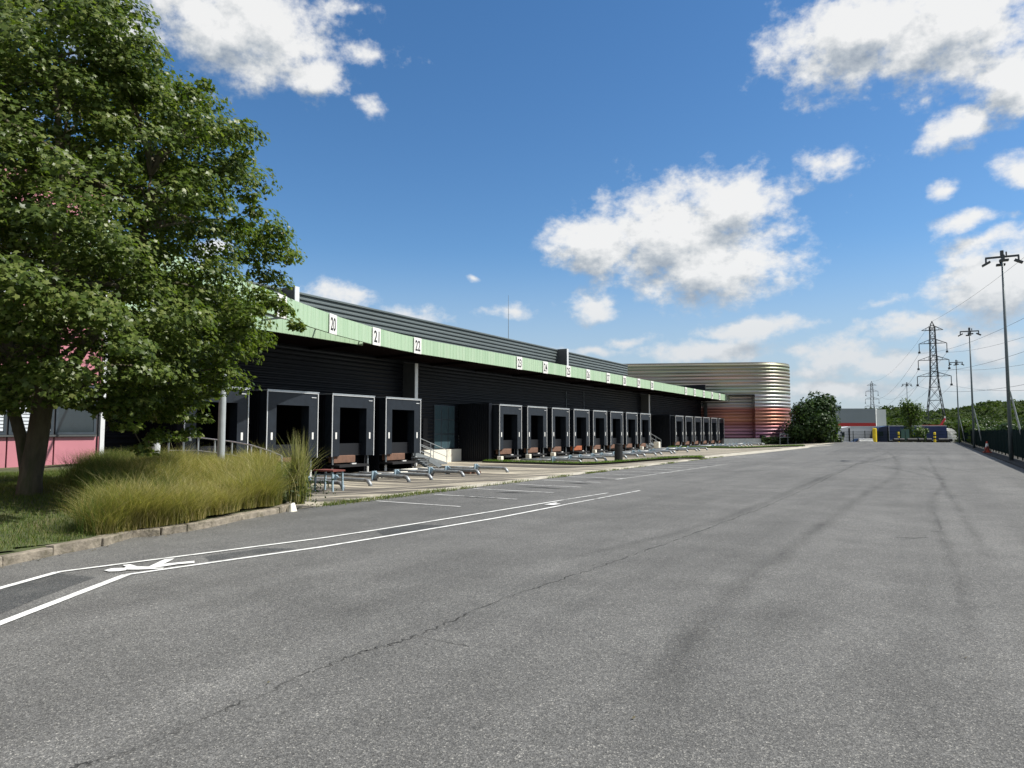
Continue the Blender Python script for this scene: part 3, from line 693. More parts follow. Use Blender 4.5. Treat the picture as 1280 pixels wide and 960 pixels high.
# canopy: soffit, straight inner fascia, flared outer fascia
ZB, ZT_ = HC+.178*LF, HC+.2128*LF
fl = [(8.0, 18.3), (12, 19.3), (15, 20.5), (18.6, 21.75), (21.4, 22.85), (24.85, 24.05), (28, 24.85), (31, 25.35), (33.7, LF)]
def Lf0(y): return float(np.interp(y, [a for a, b in fl], [b for a, b in fl]))
def fasc(m, pts, zb, zt, th=.12, mi=0):
    # pts: (y, L); vertical grooves by small returns every .5 m
    path = []
    for (ya, la), (yb, lb) in zip(pts[:-1], pts[1:]):
        n = max(1, int(abs(yb-ya)/.34))
        for i in range(n): t = i/n; path.append((ya+(yb-ya)*t, la+(lb-la)*t))
    path.append(pts[-1]); vs = []; k = 0
    prof = []
    for i, (y, l) in enumerate(path[:-1]):
        y2, l2 = path[i+1]
        for t, d in ((0, 0), (.05, .012), (.92, .012), (.97, 0)): prof.append((y+(y2-y)*t, l+(l2-l)*t-d))
    prof.append(path[-1]); n = len(prof)
    vs = [(-l, y, zb) for y, l in prof]+[(-l, y, zt) for y, l in prof]
    m.add(vs, [(i, i+1, i+1+n, i+n) for i in range(n-1)], mi)
    a = prof; b = [(y, l+th) for y, l in path][::-1]
    m.add([(-l, y, zt) for y, l in path]+[(-l-th, y, zt) for y, l in path], [(i, i+1, i+1+len(path), i+len(path)) for i in range(len(path)-1)], mi)
    m.add([(-l, y, zb) for y, l in path]+[(-l-th, y, zb) for y, l in path], [(i+1, i, i+len(path), i+1+len(path)) for i in range(len(path)-1)], mi)
    m.add([(-l-th, y, zb) for y, l in path]+[(-l-th, y, zt) for y, l in path], [(i+1, i, i+len(path), i+1+len(path)) for i in range(len(path)-1)], mi)
    y, l = path[-1]; m.add([(-l, y, zb), (-l-th, y, zb), (-l-th, y, zt), (-l, y, zt)], [(0,1,2,3)], mi)
YCE = PY(917.8, LF)
m = MB(); fasc(m, fl, ZB, ZT_); fasc(m, [(33.7, LF), (YCE, LF)], ZB, ZT_)
fasc(m, [(14.9, LF+.03), (28.2, LF+.03)], ZB, ZT_-.25)
wpart(m, 'canopy_fascia', M['fascia'])
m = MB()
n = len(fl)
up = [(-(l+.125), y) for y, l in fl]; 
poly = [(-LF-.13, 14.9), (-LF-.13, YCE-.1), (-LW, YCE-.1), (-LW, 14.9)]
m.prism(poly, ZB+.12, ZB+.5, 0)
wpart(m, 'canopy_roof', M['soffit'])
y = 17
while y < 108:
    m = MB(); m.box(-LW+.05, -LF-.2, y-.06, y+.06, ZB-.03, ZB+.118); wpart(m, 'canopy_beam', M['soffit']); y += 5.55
for y in (15.2, 18.4, 21.6, 24.8, 28):
    m = MB(); m.bar((-LF-.02, y, ZT_-.45), (-Lf0(y)-.1, y, ZT_-.45), .07); wpart(m, 'canopy_bracket', M['galv_dull'])
# windows, plinth, door, vents on the wall between the first and second dock groups
y0, y1 = PY(543, LW-.1), PY(568.5, LW-.1)
m = MB(); m.box(-LW+.02, -LW+.09, y0, y1, .40, 3.45)
win = wpart(m, 'window', M['frame'])
for i in range(3):
    for j in range(3):
        m = MB(); a = y0+(y1-y0)*i/3+.05; b_ = y0+(y1-y0)*(i+1)/3-.05; za = .42+1.01*j+.04; zb = .42+1.01*(j+1)-.04
        m.box(-LW+.092, -LW+.10, a, b_, za, zb); m.v = [(x+LW, y-60, z) for x, y, z in m.v]; m.build('pane', M['glass'], win)
m = MB(); m.box(-LW+.05, -LW+.35, PY(530, LW-.3), PY(578, LW-.3), -.75, .36)
wpart(m, 'plinth', M['plinth'])
m = MB()
for k in range(5): m.box(-LW+.06, -LW+.14, PY(572.5, LW), PY(580.5, LW), .42+.2*k, .53+.2*k)
wpart(m, 'vent_louvre', M['galv'])
m = MB(); m.box(-LW+.05, -LW+.08, PY(528, LW), PY(533.5, LW), .36, 2.5)
wpart(m, 'door', M['black'])
m = MB(); m.box(-LW+.06, -LW+.10, 12, 12.1, 0, .1)
# thin drip pipes on the wall
for u_, z0_, z1_ in ((708, 3.6, 5.4), (730, 3.2, 5.6)):
    m = MB(); yv = PY(u_, LW-.1); m.tube([(-LW+.1, yv, z0_), (-LW+.1, yv, z1_)], .03, 6); wpart(m, 'drain_pipe', M['galv_dull'])
# blue-black plant box on the low roof, antenna
m = MB()
m.box(-33.4, -27.5, 101.9, 102.3, 6.7, 8.35)
for i in range(36): x = -33.3+i*.165; m.box(x, x+.07, 101.84, 101.898, 6.72, 8.33)
tag(m.build('roof_screen', M['navy']), 'dark vertically ribbed screen on the low roof before the banded building', 'roof screen')
ya = PY(635.5, 31.5); m = MB(); m.tube([(-31.5, ya, 8.6), (-31.5, ya, 13.6)], [.03, .012], 6); m.tube([(-31.5, ya, 8.6), (-31.5, ya, 8.9)], .08, 8)
tag(m.build('antenna_mast', M['galv_dull']), 'thin antenna mast rising from the warehouse roof', 'antenna')

# ---- number signs
def text_mesh(body, h):
    cu = bpy.data.curves.new('t', 'FONT'); cu.body = body; cu.size = 1; cu.align_x = 'CENTER'; cu.align_y = 'CENTER'; cu.offset = .02
    ob = bpy.data.objects.new('t', cu); C.objects.link(ob); bpy.context.view_layer.update()
    me = bpy.data.meshes.new_from_object(ob.evaluated_get(bpy.context.evaluated_depsgraph_get()))
    bpy.data.objects.remove(ob); return me
M['ink'] = mat('black_number_paint', (.02, .02, .022), .6)
def number_sign(num, y, L, slope=0):
    r = empty('number_sign', (-L+.045, y, (ZB+ZT_)/2-.02), 'white dock number board reading %d on the green canopy edge' % num, 'number sign', 'dock number boards', rz=slope)
    m = MB(); m.box(0, .03, -.39, .39, -.46, .46); m.build('board', M['white'], r)
    me = text_mesh(str(num), 1); me.name = 'digits'
    co = [v.co.copy() for v in me.vertices]; xs_ = [p.x for p in co]; ys_ = [p.y for p in co]
    cx, cyy = (min(xs_)+max(xs_))/2, (min(ys_)+max(ys_))/2; sx = .54/(max(xs_)-min(xs_)); sz_ = .62/(max(ys_)-min(ys_)); 
    for v, p in zip(me.vertices, co): v.co = (.034, (p.x-cx)*sx, (p.y-cyy)*sz_)
    me.materials.clear(); me.materials.append(M['ink']); o = bpy.data.objects.new('digits', me); C.objects.link(o); o.parent = r
def Lf(y): return float(np.interp(y, [a for a, b in fl], [b for a, b in fl]))
def sign_y(u):
    y = PY(u, LF, 430)
    for _ in range(8): y = PY(u, Lf(y), 430)
    return y
for num, u in ((19, 350), (20, 414.6), (21, 469.4), (22, 521), (23, 648.5), (24, 680.9), (25, 709.5), (26, 734.2), (27, 759.2), (28, 779.5), (29, 797.3), (30, 813.8), (31, 855.8), (32, 866.8), (33, 878.3), (34, 888.5), (35, 897.8), (36, 907.5)):
    y = sign_y(u); l1, l2 = Lf(y-.5), Lf(y+.5)
    number_sign(num, y, Lf(y), math.atan2(-(-l2+l1), 1.0)*1.0)

# ---- loading docks (local x = outward, y = along wall, z = road level)
def make_dock(brown='brown'):
    r = empty('loading_dock', (0, 0, 0), 'x', 'loading dock', 'loading docks along the warehouse')
    H0, H1, hw = .33, 3.56, 1.57
    m = MB(); m.box(-3.2, -.552, -hw+.02, -hw+.12, -.62, H1-.06); m.box(-3.2, -.552, hw-.12, hw-.02, -.62, H1-.06); m.box(-3.2, -.552, -hw+.121, hw-.121, H1-.2, H1-.062); m.box(-3.2, -.9, -hw+.121, hw-.121, -.15, .25)
    for i in range(16):
        x = -3.15+i*.163; m.box(x, x+.08, -hw-.02, -hw+.018, -.5, H1-.1); m.box(x, x+.08, hw-.018, hw+.02, -.5, H1-.1)
    m.build('dock_house', M['navy2'], r)
    m = MB(); m.box(-3.2, .03, -hw-.05, hw+.05, H1-.055, H1); m.build('cap_flashing', M['galv'], r)
    m = MB(); ow = hw-.56
    m.box(-.549, -.03, -hw+.03, hw-.03, 2.86, H1-.06); hd = m.build('header_curtain', M['vinyl'], r)
    m = MB(); m.box(-.022, .004, hw-.42, hw-.12, H1-.30, H1-.27); m.build('reflector_strip', M['trim'], hd)
    for s in (-1, 1):
        m = MB(); a, b_ = sorted((s*ow, s*(hw-.03))); m.box(-.549, -.028, a, b_, H0, 2.857); sc = m.build('side_curtain', M['vinyl'], r)
        m = MB(); c = s*(hw-.30); m.box(-.026, -.018, c-.055, c+.055, 1.22, 1.56); m.build('marker', M['white'], sc)
        m = MB(); a, b_ = sorted((s*(hw-.014), s*(hw+.022))); m.box(-.03, .012, a, b_, H0-.02, H1-.057); m.build('lit_edge', M['trim'], r)
        c = s*(hw-.25); m = MB(); m.tube([(-.2, c, -.28), (-.2, c, H0)], .055, 8); lg = m.build('leg', M['galv_dull'], r)
        m = MB(); m.tube([(-.2, c, -.75), (-.2, c, -.278)], .07, 8); m.build('white_foot', M['white'], lg)
    m = MB(); m.box(-.03, .014, -hw+.02, hw-.02, H1-.10, H1-.058); m.build('top_trim', M['trim'], r)
    m = MB(); m.box(-3.0, -2.9, -hw+.13, hw-.13, .251, H1-.21); dr = m.build('dock_door', M['dooring'], r)
    m = MB(); m.box(-.548, -.40, -ow+.01, ow-.01, H0, .98); m.build('lower_curtain', M['dooring'], r)
    m = MB(); m.box(-.5, -.12, -1.3, .28, -.02, .36); m.build('bumper', M[brown], r, bevel=.02)
    m = MB(); m.box(-.9, .42, -1.45, .75, -.22, -.10); m.box(-.1, .12, -.35, .05, -.099, -.03, 0); m.build('leveller_plate', M['black'], r)
    m = MB(); m.box(.05, .2, -.3, .02, -.095, -.04); m.build('stop_block', M['white'], r)
    return r
dock0 = make_dock(); dock1 = make_dock('orangebrown')
docks = [(19, 18.3), (20, 22.5), (21, 26.65), (22, 30.8)]+[(23+i, 43.05+4.09*i) for i in range(8)]+[(31+i, 83.8+4.09*i) for i in range(6)]
for i, (num, yl) in enumerate(docks):
    d = dock0 if i == 0 else (dock1 if num == 26 else copy_tree(dock0))
    d.location = (-XF, yl+1.57, yard_depth(yl)+.62 if num > 22 else 0)
    if num > 22: d.location.z = 0
    d['label'] = 'black loading dock house standing in line with number board %d' % num if num != 26 else 'loading dock with an orange brown bumper in line with number board 26'
# end walls of dock rows: vertically ribbed screen left of docks 23 and 31
for yl, lab in ((43.05, 'tall dark vertically ribbed end wall left of the dock numbered 23'), (83.8, 'dark vertically ribbed end wall left of the dock numbered 31')):
    m = MB(); m.box(-LW+.1, -XF-.55, yl-.5, yl-.12, -.65, 3.62)
    for i in range(16): x = -LW+.15+i*.165; m.box(x, x+.075, yl-.55, yl-.502, -.6, 3.58)
    tag(m.build('ribbed_screen', M['navy']), lab, 'screen wall')
# concrete blocks by dock legs
def block(x, y, sx, sy_, sz_, lab):
    m = MB(); z = gz(x, y); m.box(x-sx, x+sx, y-sy_, y+sy_, z-.05, z+sz_)
    tag(m.build('concrete_block', M['plinth'], bevel=.03), lab, 'concrete block', 'pale concrete blocks by the docks')
for k, (num, yl) in enumerate(docks):
    if num in (23, 24, 25, 27, 30): block(-XF+.15, yl-.15, .17, .17, .38, 'pale concrete block at the left foot of the dock numbered %d' % num)
block(-XF+.3, 76.0, .3, .3, .8, 'taller pale concrete block right of the dock numbered 30')
block(-24.0, 30.6, .15, 1.0, .25, 'long low pale concrete slab in front of the dock numbered 22')
block(-22.9, 27.4, .15, 1.1, .22, 'long low pale concrete slab in front of the dock numbered 21')
# wheel guides
def make_guide():
    r = empty('wheel_guide', (0, 0, 0), 'x', 'wheel guide', 'steel wheel guides on the apron')
    m = MB(); m.box(-.05, .0, -.16, .16, -.05, .45); m.add([(0, .02, .45), (.28, .02, .30), (0, .02, .1), (0, -.02, .45), (.28, -.02, .30), (0, -.02, .1)], [(0,1,2),(5,4,3),(0,3,4,1),(1,4,5,2),(2,5,3,0)])
    m.build('end_plate', M['bluegrey'], r)
    m = MB(); m.tube([(.08, 0, -.02), (.1, 0, .13), (.2, 0, .235), (.36, 0, .25), (1.75, 0, .25), (1.9, 0, .22), (2.0, 0, .1), (2.03, 0, -.05)], .085, 10)
    m.build('front_tube', M['guide'], r, smooth=True)
    m = MB(); m.tube([(-2.5, 0, -.03), (-2.48, 0, .15), (-2.3, 0, .22), (-.05, 0, .22)], .075, 10); m.build('rear_tube', M['guide'], r, smooth=True)
    return r
g0 = make_guide(); first = True
for num, yl in docks:
    for s, off in (('left', -1.32), ('right', 1.32)):
        if num in (28, 34) and s == 'right': continue
        g = g0 if first else copy_tree(g0); first = False
        y = yl+1.57+off-.35; x = -21.9+random.uniform(-.1, .1)
        g.location = (x, y, gz(x+1.5, y)-.02); g.rotation_euler = (0, 0, random.uniform(-.03, .03))
        g['label'] = '%s grey bent tube wheel guide of the bay for dock %d' % (s, num)
# small steel stand with red top
p = W(411, 604, 27.0); p.z = gz(p.x, p.y)
t = empty('work_table', p, 'small steel stand with a dull red top by the wheel guides', 'work table')
m = MB(); m.box(-.52, .52, -.32, .32, .74, .80); m.build('top', M['redwood'], t)
for sx in (-1, 1):
    for s2_ in (-1, 1): m = MB(); m.bar((sx*.46, s2_*.26, 0), (sx*.43, s2_*.26, .74), .06); m.build('leg', M['bluegrey'], t)
m = MB(); m.bar((-.44, -.26, .62), (.44, -.26, .62), .04); m.bar((-.44, .26, .62), (.44, .26, .62), .04); m.build('rail', M['bluegrey'], t)
# staircases
def stairs(x0, x1, ytop, ybot, ztop, zbot, lab, land=1.2, rail=True):
    r = empty('steel_staircase', ((x0+x1)/2, ytop, zbot), lab, 'staircase', 'grey steel staircases')
    def A(p): return (p[0]-(x0+x1)/2, p[1]-ytop, p[2]-zbot)
    n = 6
    for x in (x0, x1):
        m = MB(); m.bar(A((x, ytop, ztop-.12)), A((x, ybot, zbot+.05)), .05, .24); m.build('stringer', M['galv_dull'], r)
    for i in range(n):
        t_ = (i+.5)/n; yc_ = ytop+(ybot-ytop)*t_; zc_ = ztop+(zbot-ztop)*(i+1)/(n+.5)
        m = MB(); a = A((x0+.03, yc_-.14, zc_)); b_ = A((x1-.03, yc_+.14, zc_+.04)); m.box(a[0], b_[0], a[1], b_[1], a[2], b_[2]); m.build('tread', M['galv'], r)
    if land:
        m = MB(); a = A((x0, ytop-land, ztop-.06)); b_ = A((x1, ytop, ztop)); m.box(a[0], b_[0], a[1], b_[1], a[2], b_[2]); m.build('landing', M['galv_dull'], r)
    if rail:
        for x in (x0, x1):
            m = MB(); R_ = .022
            P = [(x, ytop-land, ztop+1.0), (x, ytop, ztop+1.0), (x, ybot, zbot+1.0)]
            for dz in (0, -.45): m.tube([A((q[0], q[1], q[2]+dz)) for q in P], R_, 6)
            for (yy_, zz_) in ((ytop-land, ztop), (ytop, ztop), ((ytop+ybot)/2, (ztop+zbot)/2), (ybot, zbot)): m.tube([A((x, yy_, zz_)), A((x, yy_, zz_+1.0))], R_, 6)
            m.build('handrail', M['galv'], r)
    return r
stairs(-28.9, -27.8, 35.3, 38.9, .36, -.62, 'grey steel staircase with handrails rising to the door beside the glazed window')
stairs(-26.3, -25.3, 33.6, 34.9, .1, -.62, 'short steel steps without rails beside the dock numbered 22', .4, False)
stairs(-28.2, -27.1, 77.3, 81.0, .4, -.35, 'steel staircase with handrails between the docks numbered 30 and 31')
# rubbish: dark bin standing amid the guides
def drum(x, y, h, r_, lab, mm='black'):
    z = gz(x, y); m = MB(); m.tube([(x, y, z), (x, y, z+h*.05), (x, y, z+h*.9), (x, y, z+h)], [r_, r_*1.04, r_, r_*.92], 16)
    m.tube([(x, y, z+h), (x, y, z+h+.06)], [r_*1.08, r_*1.02], 16); tag(m.build('waste_bin', M[mm]), lab, 'waste bin')
drum(-18.9, 47.2, 1.15, .28, 'tall black waste bin standing among the wheel guides by the middle docks')
drum(-20.5, 106.3, 1.3, .45, 'black waste bin near the foot of the banded building')
# small pile of pallets by the wheel guides
def pallet(x, y, rz, lab, h=.14, k=3, z_off=0):
    r = empty('pallet', (x, y, gz(x, y)+z_off), lab, 'pallet', None, rz)
    m = MB()
    for i in range(5): m.box(-.6, .6, -.4+i*.175, -.3+i*.175, .1, .125)
    m.build('deck', M['brown'], r)
    m = MB()
    for yy_ in (-.36, 0, .36): m.box(-.6, .6, yy_-.05, yy_+.05, 0, .098)
    m.build('bearer', M['brown'], r)
pallet(-23.6, 27.1, .2, 'wooden pallet lying between the wheel guides in front of the dock numbered 21'); pallet(-21.3, 31.7, -.2, 'wooden pallet lying before the dock numbered 22')
pallet(-23.0, 34.2, .5, 'wooden pallet lying near the short steel steps')

# ================================================================ PINK OFFICE BUILDING (left)
po = empty('office_building', (-26, 14.7, 0), 'pink panelled office building with a window band behind the big tree', 'office building')
def ppart(m, name, mm, parent=None):
    m.v = [(x+26, y-14.7, z) for x, y, z in m.v]; return m.build(name, mm, parent or po)
m = MB(); m.box(-40, -26.06, -30, 14.7, -.2, 10.7); ppart(m, 'core', M['pinkjoint'])
yps = []; y = 14.62
while y > -28: yps.append(y); y -= 1.45
for zi, (za, zb) in enumerate(((.0, 1.42), (3.3, 4.6), (4.64, 6.0), (7.8, 9.2), (9.24, 10.68))):
    m = MB()
    for y in yps: m.box(-26.058, -26, y-1.40, y, za, zb)
    m.box(-40, -26.0, 14.702, 14.74, za, zb)
    ppart(m, 'wall_panel', M['pink'])
m = MB(); m.box(-26.1, -25.95, 14.745, 14.9, 0, 10.8); ppart(m, 'corner_trim', M['trim'])
for fl_, (za, zb) in enumerate(((1.5, 3.25), (6.05, 7.75))):
    for i, y in enumerate(yps[:20]):
        m = MB(); m.box(-26.055, -26.01, y-1.38, y, za, za+.08); m.box(-26.055, -26.01, y-1.38, y, zb-.08, zb); m.box(-26.055, -26.01, y-.08, y, za+.081, zb-.081); m.box(-26.055, -26.01, y-1.38, y-1.30, za+.081, zb-.081)
        w_ = ppart(m, 'window', M['frame'])
        m = MB(); m.box(-26.05, -26.03, y-1.299, y-.081, za+.082, zb-.082); ppart(m, 'pane', M['glassdark'], w_)
        if i in (1, 2, 6, 9):
            m = MB(); k = 0; z = za+.12
            while z < zb-.14: m.box(-26.028, -26.012, y-1.27, y-.1, z, z+.085); z += .115
            ppart(m, 'blind', M['blind'], w_)
m = MB(); m.box(-26.02, -25.9, -28, 14.6, 1.43, 1.49); ppart(m, 'sill', M['column'])
# pole and stub on the bed
def pole(u, Z, h, r_, lab, mm, name='steel_pole'):
    p = W(u, 560, Z); m = MB(); m.tube([(p.x, p.y, .1), (p.x, p.y, h*.5), (p.x, p.y, h)], [r_, r_*.95, r_*.9], 16)
    m.tube([(p.x, p.y, h), (p.x, p.y, h+.04)], [r_*1.1, r_*.6], 16)
    tag(m.build(name, M[mm], smooth=False), lab, 'pole')
pole(276.5, 20.6, 5.2, .105, 'round grey steel pole rising from the feather grass', 'polegrey')
pole(195, 21.5, 1.6, .13, 'short pale round post behind the feather grass', 'vanwhite', 'round_post')
# railing of the ramp going down to the docks
rl = empty('ramp_railing', (-19, 18, 0), 'grey steel railing sloping down behind the feather grass', 'railing')
tops = [(211, 547, 23.4), (248, 547, 23.2), (290, 552, 22.6), (314, 556.5, 21.9), (337.5, 564, 21.0), (352, 570, 20.3)]
tp = [W(*t_) for t_ in tops]; m = MB(); off = Vector((-19, 18, 0))
m.tube([p_-off for p_ in tp], .025, 6); rr_ = m.build('top_rail', M['galv'], rl)
m = MB(); m.tube([p_-off-Vector((0, 0, .42)) for p_ in tp], .018, 6); m.build('mid_rail', M['galv'], rl)
for p_ in tp+[tp[0].lerp(tp[1], .5), tp[1].lerp(tp[2], .5), tp[3].lerp(tp[4], .5)]:
    m = MB(); q = p_-off; m.tube([q, q-Vector((0, 0, 1.15))], .028, 8); m.build('post', M['galv'], rl)

# ================================================================ BANDED CURVED BUILDING
P0 = W(943, 480, 104.0); PL = W(760, 480, 106.8); P0.z = PL.z = 0
dv = (P0-PL).normalized(); nv = Vector((dv.y, -dv.x, 0))      # nv faces the camera side
RC = 6.3; cc_ = P0 - nv*RC
def outline(inset=0, x_from=None):
    pts = [PL-dv*20 - nv*inset, P0 - nv*inset]
    for k in range(1, 19):
        a = math.radians(100)*k/18; d_ = nv*math.cos(a)+dv*math.sin(a); pts.append(cc_+d_*(RC-inset))
    a = math.radians(100); tdir = (-nv*math.sin(a)+dv*math.cos(a)); pts.append(pts[-1]+tdir*30)
    return pts
cb = empty('banded_building', P0, 'tall rounded building clad in shiny green, tan and red horizontal metal bands', 'building')
def ribwall(m, pts, z0, z1, pitch=.5, depth=.12):
    cum = [0]
    prof = []; z = z0
    while z < z1-.01:
        for t, d in ((0, 0), (.12, .35), (.3, .85), (.5, 1), (.7, .85), (.88, .35)):
            if z+t*pitch < z1: prof.append((z+t*pitch, d*depth))
        z += pitch
    prof.append((z1, 0)); n = len(prof); vs = []
    for i, p in enumerate(pts):
        d_ = (pts[min(i+1, len(pts)-1)]-pts[max(i-1, 0)]).normalized(); nn = Vector((d_.y, -d_.x, 0))
        for z, o_ in prof: q = p+nn*o_; vs.append((q.x-P0.x, q.y-P0.y, z))
    fs = [(i*n+j, (i+1)*n+j, (i+1)*n+j+1, i*n+j+1) for i in range(len(pts)-1) for j in range(n-1)]
    m.add(vs, fs)
ZO = 7.15; ZC = 11.75
ol = outline()
m = MB(); ribwall(m, ol, ZO, ZC); m.build('upper_cladding', M['bands'], cb, smooth=True)
m = MB(); ribwall(m, [P0+dv*.001]+ol[2:], .55, ZO); m.build('lower_cladding', M['bands'], cb, smooth=True)
RB = [PL-dv*20-nv*2.2, P0-nv*2.2]
m = MB(); ribwall(m, RB, .55, ZO, .5, .12); m.build('recessed_wall', M['bands'], cb, smooth=True)
m = MB()
q = [p-P0 for p in ol]; back = [q[-1]-dv*40]
m.prism([(p.x, p.y) for p in q+back], ZO-.12, ZO-.02); m.prism([(p.x, p.y) for p in [p-nv*0 for p in q]+back], ZC-.02, ZC+.06)
m2 = MB(); m2.add([(0, 0, .5), (0, 0, ZO), tuple((-nv*2.25))[:2]+(ZO,), tuple((-nv*2.25))[:2]+(.5,)], [(0, 1, 2, 3)]); m2.build('return_wall', M['bands'], cb)
m.build('roof_edge', M['galv_dull'], cb)
base = [P0-nv*.06]+[p-(p-cc_).normalized()*.12 if i > 0 else p for i, p in enumerate(ol[2:])]
m = MB(); pts_ = [p-P0 for p in base]; n = len(pts_); vs = [(p.x, p.y, -1) for p in pts_]+[(p.x, p.y, .56) for p in pts_]; m.add(vs, [(i, i+1, i+1+n, i+n) for i in range(n-1)])
pr = [p-P0 for p in RB]; m.add([(pr[0].x, pr[0].y, -1), (pr[1].x, pr[1].y, -1), (pr[1].x, pr[1].y, .56), (pr[0].x, pr[0].y, .56)], [(0,1,2,3)])
m.build('base_wall', M['galv_dull'], cb)
# guard rail and low retaining wall with plants in front
m = MB(); a = W(905, 556, 99); b_ = W(1052, 556, 108); a.z = b_.z = 0; d_ = (b_-a).normalized(); nn = Vector((-d_.y, d_.x, 0))
m.prism([(p.x, p.y) for p in (a, b_, b_+nn*.4, a+nn*.4)], -.6, .62)
tag(m.build('retaining_wall', M['galv_dull']), 'low grey concrete retaining wall before the banded building', 'wall')
cnt = 1600; tt = rng.uniform(.3, .98, cnt); cen = np.stack([a.x+(b_.x-a.x)*tt-nn.x*.5, a.y+(b_.y-a.y)*tt-nn.y*.5, rng.uniform(0, .75, cnt)], 1)+rng.normal(0, .18, (cnt, 3))*[1, 1, .4]
o = scatter('low_hedge', cen, rng.normal(0, 1, (cnt, 3))+[0, 0, .5], .22, T_CLUMP, M['shrubleaf']); tag(o, 'dark low planting along the foot of the grey retaining wall', 'hedge', None, 'stuff')
def guardrail(a, b_, z, lab, n=8):
    r = empty('guard_rail', a, lab, 'guard rail'); m = MB()
    m.bar((0, 0, z), tuple(Vector((b_.x-a.x, b_.y-a.y, z))), .06, .1); m.bar((0, 0, z-.45), tuple(Vector((b_.x-a.x, b_.y-a.y, z-.45))), .05, .07); m.build('rail', M['galv'], r)
    for i in range(n+1):
        t_ = i/n; m = MB(); m.box((b_.x-a.x)*t_-.04, (b_.x-a.x)*t_+.04, (b_.y-a.y)*t_-.04, (b_.y-a.y)*t_+.04, -.6, z); m.build('post', M['galv_dull'], r)
ga = W(975, 550, 101); gb = W(1052, 550, 105); ga.z = gb.z = 0
guardrail(ga, gb, 1.25, 'pale guard rail under the round dark tree')
kp = MB(); pa = gp(905, 569); pb = gp(1060, 556); 
strip(kp, [gp(860, 574), gp(930, 567), gp(1000, 560), gp(1010, 558.5), gp(1040, 556.5)], [1.2, 1.6, 1.3, .8, .5], 0, .012)
tag(kp.build('pavement', M['concrete_pale']), 'pale paved strip curving past the banded building', None, None, 'structure')

# trees around
b0 = W(1017, 556, 102); b0.z = -.1
simple_tree('round_tree', b0, 7.3, 4.3, 'round dark green tree beside the banded building', M['bushleaf'], 9000, .24, lobes=20, trunk_h=.08)
b0 = W(1040, 556, 104); b0.z = -.1
simple_tree('shrub', b0, 3.6, 2.0, 'lighter green bush at the right foot of the round dark tree', M['brightleaf'], 1500, .2, 'bush', .05, 8)
b0 = W(1138, 556, 128); b0.z = -.3
simple_tree('young_tree', b0, 8.2, 2.9, 'slender young green tree in front of the dark blue truck trailer', M['brightleaf'], 2600, .20, 'tree', .06, 22)
b0 = W(1156, 556, 129); b0.z = -.3
simple_tree('bush', b0, 3.6, 1.3, 'green bush right of the slender young tree', M['brightleaf'], 1000, .2, 'bush', .05, 8)

# ================================================================ RIGHT SIDE: fence and lamp posts
XFE = 4.35
fe = empty('mesh_fence', (XFE, 0, 0), 'long dark green screened fence along the right side of the asphalt', 'fence')
y = -8.0; i = 0; YFE = 124.0
while y < YFE:
    m = MB(); m.box(-.012, .012, y+.04, y+2.46, .20, 1.70+.01*math.sin(i*1.7)); m.build('screen_panel', M['fence'], fe)
    m = MB(); m.box(-.03, .03, y-.03, y+.03, -.1, 1.76); m.build('post', M['fencepost'], fe); y += 2.5; i += 1
m = MB()
for s in np.arange(-8, YFE, .32): m.box(-.022, -.0125, s, s+.02, .2, 1.72)
m.build('vertical_wires', M['fencepost'], fe)
m = MB(); m.box(4.9, 5.2, -8, YFE, 0, .30)  # pale bar added to stand for sunlit ground beyond the fence
tag(m.build('sunlit_ground_strip', M['plinth'], bevel=.02), 'pale added strip standing for sunlit ground showing under the dark green fence', 'kerb')
def make_lamp(H=11.2):
    r = empty('lamp_post', (0, 0, 0), 'x', 'lamp post', 'tall floodlight posts')
    m = MB(); m.tube([(0, 0, -.2), (0, 0, .02)], .26, 12); m.tube([(0, 0, 0), (0, 0, H*.5), (0, 0, H)], [.105, .08, .05], 12); m.build('pole', M['postgrey'], r, smooth=True)
    m = MB(); m.box(-.78, .78, -.05, .05, H-.02, H+.08); m.box(-.05, .05, -.65, .65, H-.16, H-.03); m.tube([(0, 0, H+.1), (0, 0, H+.38)], .09, 8); m.tube([(0.2, 0, H+.1), (.2, 0, H+.3)], .04, 6); m.build('crossarm', M['postdark'], r)
    m = MB(); m.tube([(.09, .10, 3.8), (.47, .35, 1.85), (.85, .6, -.1)], [.04, .05, .06], 8); m.build('raking_strut', M['galv'], r)
    for (x, y, a) in ((-.75, 0, -.5), (.75, 0, .5), (0, -.6, 0), (0, .6, 0)):
        mm_ = Matrix.Translation((x, y, H-.28)) @ Matrix.Rotation(a, 4, 'Y'); m = MB()
        m.box(-.21, .21, -.15, .15, -.06, .04, 0, mm_); m.box(-.04, .04, -.04, .04, .04, .32, 0, Matrix.Translation((x, y, H-.3))); m.build('floodlight', M['postdark'], r)
    return r
lp = make_lamp()
spots = [((3.85, PY(1264.5, -3.85, 577)), 'tall floodlight post nearest in view beside the dark green fence'),
         ((3.75, PY(1218, -3.75, 560)), 'second floodlight post along the dark green fence'), ((3.7, PY(1199.5, -3.7, 556)), 'third floodlight post at the far end of the green fence')]
q = W(1136, 550, 135)
spots.append(((q.x, q.y), 'distant floodlight post rising behind the young tree'))
for i, ((x, y), lab) in enumerate(spots):
    l_ = lp if i == 0 else copy_tree(lp); l_.location = (x, y, 0 if i < 3 else -.6); l_['label'] = lab; l_.rotation_euler = (0, 0, .05*i+.05)
